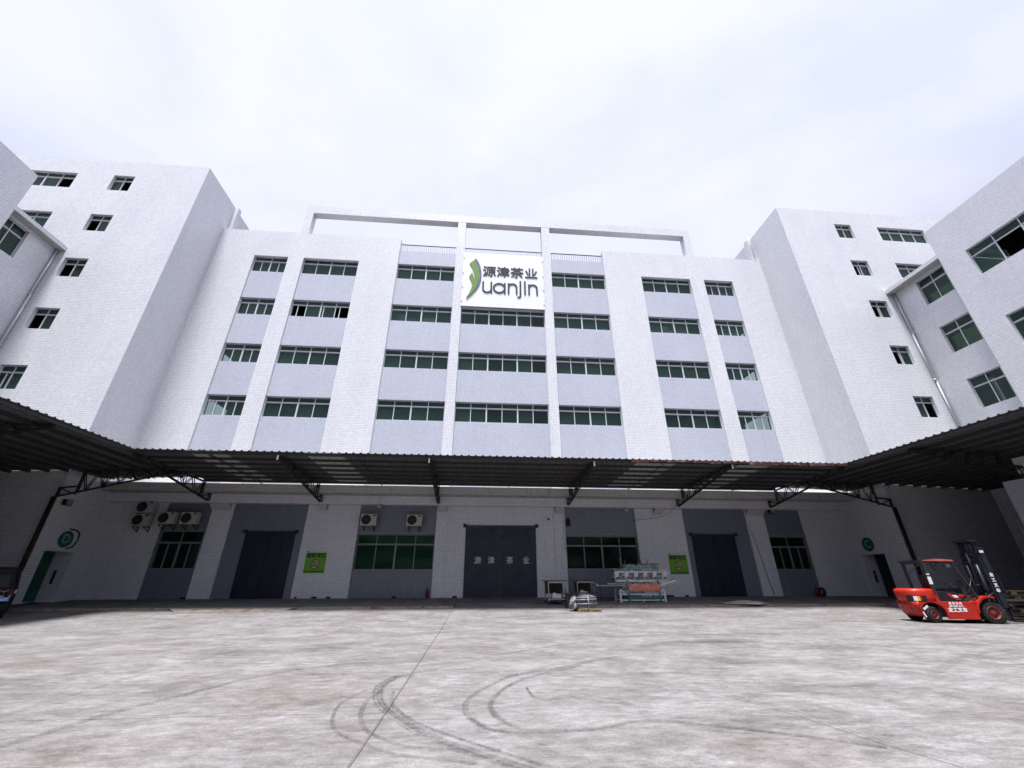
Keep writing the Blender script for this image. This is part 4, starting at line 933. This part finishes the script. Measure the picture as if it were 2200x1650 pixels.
# wheels
def wheel(cx, cy, r, w, rim, rot=0, tread=True, face=-1):
    b = MB(); pr = [(rim, -w/2+.03), (r*.9, -w/2), (r*.985, -w/2+.03), (r, -w/2+.06), (r, w/2-.06), (r*.985, w/2-.03), (r*.9, w/2), (rim, w/2-.03)]
    b.lathe((0, 0, 0), pr, 'y', 36)
    if tread:
        for k in range(22):
            a = 2*math.pi*k/22; c, s = math.cos(a), math.sin(a)
            for sg in (-1, 1):
                a2 = a+.10*sg; P_ = [V((math.cos(a2)*r*.97, sg*w*.02, math.sin(a2)*r*.97)), V((math.cos(a)*r*.97, sg*w*.48, math.sin(a)*r*.97))]
                b.bar(P_[0], P_[1], .05, .045, roll=(c, 0, s))
    t_ = b.build('wheel', RUBBER, fl, world=False, origin=(0, 0, 0)); t_.location = (cx, cy, r); t_.rotation_euler = (0, 0, rot)
    b = MB(); f = face
    b.lathe((0, 0, 0), [(rim+.01, f*w*.40), (rim, f*w*.47), (rim*.9, f*w*.45), (rim*.82, f*w*.25), (rim*.5, f*w*.22), (rim*.42, f*w*.34), (rim*.2, f*w*.36), (0.001, f*w*.36)], 'y', 28)
    for k in range(6): a = k*math.pi/3; b.cyl((rim*.62*math.cos(a), 0, rim*.62*math.sin(a)), .018, f*w*.20, f*w*.30, 'y', 8)
    h = b.build('rim', REDW, t_, world=False, origin=(0, 0, 0))
for s in (-1, 1):
    wheel(-.76, s*.46, .27, .22, .135, rot=math.radians(14), tread=False, face=s); wheel(1.1, s*.47, .345, .27, .205, face=s)
# mast, carriage, forks
b = MB()
for s in (-1, 1):
    y = s*.36
    b.box(1.50, 1.68, y-.05, y+.05, .16, 2.16); b.box(1.56, 1.72, y-.10 if s < 0 else y+.05, y-.05 if s < 0 else y+.10, .5, 2.5)
for z in (.5, 1.25, 2.1): b.box(1.50, 1.56, -.4, .4, z, z+.1)
mast = fb(b, 'mast', STEELB)
b = MB()
for s in (-1, 1): y = s*.29; b.box(1.55, 1.68, y-.05, y+.05, .3, 2.74); 
for z, h in ((2.62, .1), (2.3, .07), (1.95, .1), (1.4, .08)): b.box(1.5, 1.6, -.36, .36, z, z+h)
b.box(1.40, 1.7, -.38, .38, 2.70, 2.76); b.bar((1.45, -.2, 2.35), (1.45, -.2, 2.7), .06); b.bar((1.45, .2, 2.35), (1.45, .2, 2.7), .06)
fb(b, 'inner_mast', STEELB, mast)
b = MB(); b.tube([(1.47, -.22, .3), (1.47, -.22, 1.9)], .04, 10); b.tube([(1.47, .22, .3), (1.47, .22, 1.9)], .04, 10); b.tube([(1.46, 0, .9), (1.46, 0, 2.3)], .035, 8); fb(b, 'lift_cylinders', STEELB, mast)
b = MB(); b.tube([(1.1, -.42, .75), (1.48, -.40, .95)], .045, 10); b.tube([(1.42, -.12, .7), (1.30, -.1, 1.2), (1.4, -.08, 1.9), (1.5, -.05, 2.25)], .018, 6); b.tube([(.75, .2, .65), (1.2, .25, 1.0), (1.45, .2, 1.5)], .02, 6); fb(b, 'hoses', BLACK, mast)
b = MB(); text_mb(b, '龙', .13, (1.62, -.463, 1.55), (1, 0, 0), (0, 0, 1), .006, .003); text_mb(b, '工', .13, (1.62, -.463, 1.38), (1, 0, 0), (0, 0, 1), .006, .003)
text_mb(b, '叉', .13, (1.62, -.463, 1.21), (1, 0, 0), (0, 0, 1), .006, .003); text_mb(b, '车', .13, (1.62, -.463, 1.04), (1, 0, 0), (0, 0, 1), .006, .003)
b.box(1.57, 1.70, -.464, -.461, 2.30, 2.38); fb(b, 'mast_lettering', WHITEP, mast)
b = MB(); b.box(1.74, 1.80, -.55, .55, .95, 1.05); b.box(1.74, 1.80, -.55, .55, .45, .55)
for k in range(7): y = -.5+k/6; b.bar((1.77, y, 1.0), (1.77, y, 1.6), .03)
b.bar((1.77, -.5, 1.6), (1.77, .5, 1.6), .03); fb(b, 'carriage', STEELB)
for s in (-1, 1):
    b = MB(); y = s*.25; b.box(1.80, 1.85, y-.06, y+.06, .08, 1.0); b.box(1.85, 2.95, y-.06, y+.06, .06, .11); fb(b, 'fork', STEELB)
b = MB(); b.tube([(.88, -.5, 1.2), (1.05, -.62, 1.25)], .012, 6); b.box(1.03, 1.07, -.70, -.56, 1.18, 1.34); fb(b, 'mirror', BLACK)

# pallets to the right of the forklift
PAL_N = [0]
def pallet(loc, rot, label, L_=1.2, W_=1.0, grp=None, H=.14):
    t = thing('wooden_pallet', label, 'pallet', loc, rot, grp)
    b = MB()
    for k in range(7): x = -L_/2+.05+k*(L_-.1)/6; b.box(x-.05, x+.05, -W_/2, W_/2, H-.02, H)
    b.build('top_boards', WOOD, t, world=False, origin=(0, 0, 0))
    b = MB()
    for y in (-W_/2+.05, 0, W_/2-.05):
        b.box(-L_/2, L_/2, y-.05, y+.05, H-.045, H-.021)
        for x in (-L_/2+.06, 0, L_/2-.06): b.box(x-.06, x+.06, y-.048, y+.048, .022, H-.046)
        b.box(-L_/2, L_/2, y-.05, y+.05, 0, .02)
    b.build('stringers', WOOD, t, world=False, origin=(0, 0, 0)); return t
PL = ['bottom pallet of the stack beside the forklift mast', 'second lowest pallet of the stack beside the forklift mast', 'middle pallet of the stack beside the forklift mast', 'fourth pallet of the stack, just below the top one', 'light clean pallet on top of the stack beside the forklift']
for k, (dx, dy, r) in enumerate(((-.04, 0, .04), (.14, .03, -.03), (.2, -.03, .05), (.12, .02, -.02), (0, 0, 0))):
    pallet((20.45+dx, -10.75+dy, G+.155*k+(.14 if k else 0)+(.13 if k > 2 else 0)), r, PL[k], grp='pallets stacked beside the forklift')

# ------------------------------------------------------------------ wrapped machine
MW = plain('machine_white', (.68, .70, .70), .35, .1, .08); FILM_G = None
def film(name, col, a):
    m, t, b, L = newmat(name); o = t.nodes['Material Output']
    c = t.nodes.new('ShaderNodeTexCoord').outputs['Object']; n = noise_(t, c, 5, 8, .75, (.6, 1, 2.2), 1.5)
    b.inputs['Base Color'].default_value = (*col, 1); b.inputs['Roughness'].default_value = .15
    bp = t.nodes.new('ShaderNodeBump'); bp.inputs['Strength'].default_value = 1; bp.inputs['Distance'].default_value = .06; L(n, bp.inputs['Height']); L(bp.outputs[0], b.inputs['Normal'])
    tr = t.nodes.new('ShaderNodeBsdfTransparent'); ms = t.nodes.new('ShaderNodeMixShader')
    L(ramp_(t, n, .50, .66, (a*.22,)*3, (a*1.6,)*3), ms.inputs[0]); L(tr.outputs[0], ms.inputs[1]); L(b.outputs[0], ms.inputs[2]); L(ms.outputs[0], o.inputs[0]); return m
FILM = film('stretch_film', (.9, .92, .94), .55)
my, mz = -3.0, -1.0
mc = thing('wrapped_machine', 'white and green processing machine wrapped in clear film, with an orange panel', 'machine', (8.7, my, mz))
def mbx(*a): return MB().box(*a)
y0, y1 = -3.43, -2.55
for (nm, M, xs) in (('base_frame', MW, None),):
    b = MB()
    for y in (y0, y1):
        for x in (7.53, 9.88): b.bar((x, y, mz-.02), (x, y, -.42), .09)
        b.bar((7.53, y, -.63), (9.88, y, -.63), .07); b.bar((7.53, y, -.90), (9.88, y, -.90), .07)
        b.bar((9.55, y, -.65), (9.86, y, -.40), .06); b.bar((7.85, y, -.65), (7.55, y, -.40), .06); b.bar((8.72, y, -1.0), (8.72, y, -.63), .05)
    for x in (7.53, 9.88): b.bar((x, y0, -.63), (x, y1, -.63), .06)
    b.build(nm, M, mc)
b = MB()
for x in (7.96, 9.62):
    b.bar((x, y0-.06, mz-.02), (x-.02, y0-.06, .74), .07); b.bar((x, y1, mz-.02), (x, y1, .74), .07)
for z in (.70, .36): b.bar((7.9, y0-.06, z), (9.68, y0-.06, z), .06)
b.bar((7.96, y0-.05, -.78), (9.62, y0-.05, -.78), .1, .09); b.build('green_frame', TEAL, mc)
b = MB(); b.box(7.9, 9.7, y0+.02, y1, .55, .72); b.build('green_hood', TEAL, mc)
b = MB(); b.box(7.9, 9.75, y0+.1, y1, -.5, .0); b.box(7.45, 9.95, y0+.2, y1-.1, .0, .5); b.build('machine_body', plain('machine_dark', (.06, .065, .07), .5), mc)
b = MB(); b.box(7.35, 9.9, y0-.02, y0+.12, -.05, .05); b.box(7.35, 10.0, y0+.0, y0+.06, .38, .46); b.build('cross_rail', MW, mc)
for x in (7.42, 7.95, 8.45, 8.95, 9.45, 9.98):
    b = MB(); b.prism([(x-.11, .44), (x+.11, .44), (x+.08, .10), (x+.03, .02), (x-.05, .02), (x-.09, .1)], y0-.1, y0-.02, 1); h_ = b.build('head_bracket', MW, mc)
    b = MB(); b.cyl((x, 0, .13), .065, y0-.17, y0-.1, 'y', 14); b.build('knob', BLACK, h_)
b = MB(); b.box(7.98, 9.6, y0-.14, y0-.11, -.47, -.15); b.build('orange_panel', plain('orange_panel', (.8, .13, .05), .5, 0, .15, 4), mc, label='orange red panel behind the film')
b = MB(); b.box(6.3, 7.9, -3.4, -2.9, -.25, -.20); b.box(6.9, 7.9, -3.38, -2.95, -.17, -.11); b.box(6.28, 6.42, -3.42, -2.9, -.22, -.14); b.build('left_conveyor', plain('conveyor_grey', (.34, .35, .35), .5, .2), mc)
b = MB(); b.bar((6.55, -3.2, -.25), (6.55, -3.2, -1.0), .035); b.build('conveyor_leg', STEEL, mc)
b = MB(); b.prism([(9.75, -.25), (10.6, -.03), (10.62, .05), (9.75, -.12)], -3.4, -2.8, 1); b.build('right_conveyor', MW, mc)
b = MB(); b.bar((7.85, -3.1, .5), (7.78, -3.1, 1.12), .05); b.bar((8.1, -3.0, .7), (8.1, -3.0, 1.05), .03); b.bar((9.1, -2.7, .7), (9.1, -2.7, 1.0), .03); b.bar((9.45, -2.7, .7), (9.45, -2.7, 1.05), .03)
b.box(8.8, 10.0, -2.9, -2.5, .55, .85); b.build('upper_fittings', plain('fittings_grey', (.13, .13, .14), .5, .3), mc)
# film draped round it
b = MB(); nx, nz = 46, 14
def fw_(i, j):
    x = 7.2+2.95*i/nx; z = -.56+1.33*j/nz; yy = y0-.22+.05*math.sin(i*1.7+j*.9)+.04*math.sin(i*.6-j*1.8)+(.12 if z < -.1 else 0)*0
    x += .06*math.sin(j*1.3+i*.4); return (x, yy, z + .03*math.sin(i*.9))
for i in range(nx):
    for j in range(nz):
        if (i < 6 and j < 5) or (i > 39 and (j < 4)) or (j > 11 and (i < 8 or i > 38)): continue
        b.face([fw_(i, j), fw_(i+1, j), fw_(i+1, j+1), fw_(i, j+1)], smooth=True)
b.build('wrapping_film', FILM, mc)

# ------------------------------------------------------------------ work tables
TABT = plain('table_top_black', (.02, .02, .022), .5); TABL = plain('table_leg_grey', (.36, .35, .32), .5, .2, .15, 5)
def table(x0, x1, y0, y1, ztop, label, tray=True):
    g = ground_z(y0)+.075; t = thing('work_table', label, 'table', ((x0+x1)/2, (y0+y1)/2, g), group='work tables left of the machine')
    MB().box(x0-.12, x1+.05, y0-.04, y1, ztop-.03, ztop).build('table_top', TABT, t)
    b = MB(); b.box(x0, x1, y0, y0+.03, ztop-.13, ztop-.031); b.box(x0, x0+.03, y0+.03, y1-.05, ztop-.13, ztop-.031); b.box(x0, x1, y0, y0+.04, g+.16, g+.21); b.box(x0, x1, y1-.1, y1-.06, g+.16, g+.21); b.build('frame', TABL, t)
    b = MB(); b.box(x0+.04, x1-.04, y1-.3, y1-.1, ztop-.62, ztop-.05); b.build('shade_box', TABT, t)  # dark box added to stand for the shade under the table top
    for x in (x0+.025, x1-.025):
        for y in (y0+.03, y1-.1):
            b = MB(); b.box(x-.025, x+.025, y-.025, y+.025, g+.1, ztop-.031); l = b.build('leg', TABL, t)
            b = MB(); b.cyl((x, y, g+.05), .05, -.02, .02, 'y', 12); b.build('caster', BLACK, l)
    MB().box(x0+.04, x1-.04, y0+.05, y1-.12, g+.205, g+.215).build('shelf', plain('shelf_dark', (.05, .045, .04), .7), t)
    return t
table(3.7, 4.66, -3.94, -2.7, .03, 'left steel work table with black top beside the navy doors')
table(5.55, 6.5, -2.3, -1.3, .03, 'right steel work table with black top behind the hose coil')
for (x, y, g, l) in ((4.15, -3.6, ground_z(-3.9)+.29, 'white carton on the lower shelf of the left work table'), (5.95, -2.0, ground_z(-2.2)+.29, 'white carton on the lower shelf of the right work table')):
    t = thing('carton', l, 'carton', (x, y, g), group='white cartons on table shelves'); b = MB(); b.box(x-.22, x+.22, y-.15, y+.15, g, g+.17); b.build('box', OFFW, t, bevel=.01)
    b = MB(); b.prism([(x-.2, g+.17), (x-.1, g+.26), (x+.02, g+.2), (x+.1, g+.17)], y-.12, y+.1, 1); b.build('flap', OFFW, t)

# ------------------------------------------------------------------ pallet with hose coil
py_, pz = -6.2, ground_z(-6.66)
pallet((5.08, py_, pz+.002), 0, 'light wooden pallet carrying the grey hose coil', 1.05, .9, None, .11)
HOSE = plain('hose_grey', (.13, .135, .16), .35, 0, .12, 3)
hc = thing('hose_coil', 'coil of thick grey ribbed hose lying on the small wooden pallet', 'hose', (5.0, py_, pz+.12))
b = MB(); pts = []
for k in range(5*28):
    a = 2*math.pi*k/28; r = .50-.03*math.sin(k*.11)+.012*math.sin(k*1.3); pts.append((4.98+r*math.cos(a), py_+.80*r*math.sin(a), pz+.165+.082*k/28))
b.tube(pts, .037, 8); lt = [(5.3, -6.5, pz+.5), (5.0, -6.35, pz+.58), (4.7, -6.1, pz+.53), (4.55, -6.3, pz+.48)]; b.tube(smooth([V(p) for p in lt], 6), .042, 8)
lt = [(5.48, -6.2, pz+.45), (5.35, -6.0, pz+.6), (4.95, -5.95, pz+.6), (4.6, -6.2, pz+.5)]; b.tube(smooth([V(p) for p in lt], 6), .042, 8); b.build('hose', HOSE, hc)
b = MB()
for x, y in ((5.02, -6.62),):
    b.tube([(x, y-.05 if y < -6.5 else y, pz+.12), (x, y-.06 if y < -6.5 else y, pz+.35), (x, y, pz+.6), (x, y+.1, pz+.62)], .02, 6)
b.build('plastic_tie', plain('film_white', (.3, .3, .36), .3), hc)
t = thing('plastic_bag', 'grey plastic sack propped at the left of the hose coil', 'bag', (4.45, py_, pz+.12))
b = MB(); rr = random.Random(3); secs = []
for k, (z, sx_, sy_) in enumerate(((0, .2, .2), (.15, .24, .24), (.3, .22, .2), (.42, .14, .12), (.5, .05, .04))):
    secs.append([(4.42+.05*k*.4+sx_*.8*math.cos(a)*rr.uniform(.88, 1.1), -6.25+sy_*math.sin(a)*rr.uniform(.88, 1.1), pz+.12+z+rr.uniform(-.01, .01)) for a in [2*math.pi*j/12 for j in range(12)]])
b.v = b.v; loft(b, secs)
for v in b.v: v.x += .05*math.sin(v.z*31+v.y*23); v.y += .04*math.sin(v.z*27+v.x*19); v.z += .03*math.sin(v.x*37)
for k in range(len(b.sm)): b.sm[k] = False
b.build('sack', plain('sack_grey', (.13, .13, .125), .5, 0, .15), t)
# hand trolley / small cart with a long handle
t = thing('hand_trolley', 'dark hand trolley with a long flat handle bar behind the hose coil', 'trolley', (4.45, -4.95, ground_z(-5)))
gz = ground_z(-5.2)
b = MB(); b.box(4.32, 4.52, -5.3, -5.0, gz+.1, gz+.55); b.box(4.29, 4.55, -5.32, -4.98, gz+.56, gz+.64); b.bar((4.36, -5.15, gz+.64), (4.30, -5.15, gz+.82), .04); b.build('motor_box', DARK, t, bevel=.02)
b = MB(); b.bar((4.5, -5.25, gz+.62), (6.2, -5.0, gz+.62), .05); b.bar((5.35, -5.1, gz+.3), (5.35, -5.1, gz+.62), .05); b.build('handle', STEEL, t)
for x in (4.3, 4.55): b = MB(); b.cyl((x, -5.35, gz+.08), .08, -.03, .03, 'y', 14); b.build('wheel', RUBBER, t)

# ------------------------------------------------------------------ parked van, partly outside the frame
VB = plain('van_black', (.004, .004, .006), .55, 0, .05, spec=.25); VG = newmat('van_glass')[0]; VG.node_tree.nodes['Principled BSDF'].inputs['Base Color'].default_value = (.03, .035, .035, 1); VG.node_tree.nodes['Principled BSDF'].inputs['Roughness'].default_value = .06
vy, vg = -7.5, ground_z(-7.5)
van = thing('parked_van', 'black minivan with a blue number plate parked at the left edge under the canopy', 'van', (-17.1, -7.5, vg))
xr, xl = -17.1, -18.75; xm = (xr+xl)/2
def vs(y, ins, zs): return [(xl+ins*.4, y, zs[0]), (xl, y, zs[0]+.2), (xl+.0, y, zs[1]), (xl+ins, y, zs[2]-.08), (xl+ins+.1, y, zs[2]), (xr-ins-.1, y, zs[2]), (xr-ins, y, zs[2]-.08), (xr, y, zs[1]), (xr, y, zs[0]+.2), (xr-ins*.4, y, zs[0])]
b = MB(); loft(b, [vs(vy+.02, .2, (vg+.24, vg+.95, vg+1.66)), vs(vy+.06, .13, (vg+.2, vg+.98, vg+1.74)), vs(-6.5, .12, (vg+.18, vg+1.0, vg+1.8)), vs(-4.7, .12, (vg+.18, vg+1.0, vg+1.8)), vs(-4.2, .2, (vg+.2, vg+.98, vg+1.5)), vs(-3.75, .2, (vg+.25, vg+.8, vg+.95))]); b.build('body', VB, van)
b = MB(); b.box(xl-.01, xr+.01, vy-.12, vy+.03, vg+.22, vg+.5); b.build('bumper', VB, van, bevel=.04)
b = MB(); b.prism([(xl+.22, vg+1.08), (xr-.2, vg+1.08), (xr-.27, vg+1.52), (xl+.28, vg+1.52)], vy-.006, vy+.03, 1); b.build('rear_window', VG, van)
b = MB(); b.box(xl+.3, xr-.22, vy-.02, vy+.02, vg+.74, vg+.79); b.build('trim_strip', plain('van_chrome', (.35, .35, .37), .25, .8), van)
EX = -17.36
b = MB()
for s in (-1, 1): ribbon(b, [(EX+s*.10, vg+.98), (EX+s*.055, vg+.93), (EX+s*.02, vg+.95), (EX, vg+.88)], .022, (0, vy-.002, 0), RX, UZ, .01)
b.build('emblem', plain('emblem_copper', (.5, .22, .16), .4), van)
pb = thing_p = MB().box(-17.58, -17.14, vy-.16, vy-.125, vg+.6, vg+.74).build('number_plate', plain('plate_blue', (.03, .22, .65), .4, 0, .02), van)
b = MB(); text_mb(b, '95632', .125, (-17.33, vy-.161, vg+.67), RX, UZ, .003, .002); b.build('plate_characters', plain('plate_white', (.85, .9, .95), .5), pb)
for s in (0, 1):
    xq = xr-.06 if s else xl+.06; b = MB(); b.box(xq-.06, xq+.06, vy-.015, vy+.06, vg+.8, vg+1.0); b.build('tail_light', plain('lamp_dark_red', (.04, .004, .004), .2), van)
b = MB(); b.bar((xr-.17, vy-.02, vg+.64), (xr-.05, vy-.02, vg+.8), .03); b.build('wiper', plain('chrome_bit', (.5, .5, .5), .3, .5), van)
b = MB(); b.box(xr, xr+.04, -6.7, -6.5, vg+.85, vg+.98); b.build('side_lamp', OFFW, van)
for y in (-6.9, -4.4):
    for x in (xl+.12, xr-.12):
        b = MB(); b.lathe((x, y, vg+.29), [(.16, -.09), (.28, -.09), (.29, 0), (.28, .09), (.16, .09)], 'x', 24); w_ = b.build('wheel', RUBBER, van); b = MB(); b.cyl((x, y, vg+.29), .16, -.07, .07, 'x', 18); b.build('rim', LGREY, w_)
van.location.x = -17.52; van.rotation_euler = (0, 0, math.radians(41))

# ------------------------------------------------------------------ building on the open side of the yard, behind the camera (unseen; added to block low sky light and for window reflections)
ob = thing('added_opposite_building', 'unseen pale concrete building added behind the viewer to block low sky light', 'building', (2, -52, G))
b = MB((V((-1, 0, 0)), V((0, 0, 1)))); wall_grid(b, -44, 44, G, 7, -48, [], .2); b.build('wall', plain('opposite_render', (.42, .41, .42), .9), ob)
b = MB(); b.box(-44, 44, -62, -48.1, 6.6, 6.9); b.build('roof_slab', ROOFM, ob)
for z in (0.6, 4.0): b = MB(); b.box(-40, 40, -47.99, -47.95, z, z+1.6); b.build('window', plain('opposite_glass', (.03, .045, .045), .1), ob)
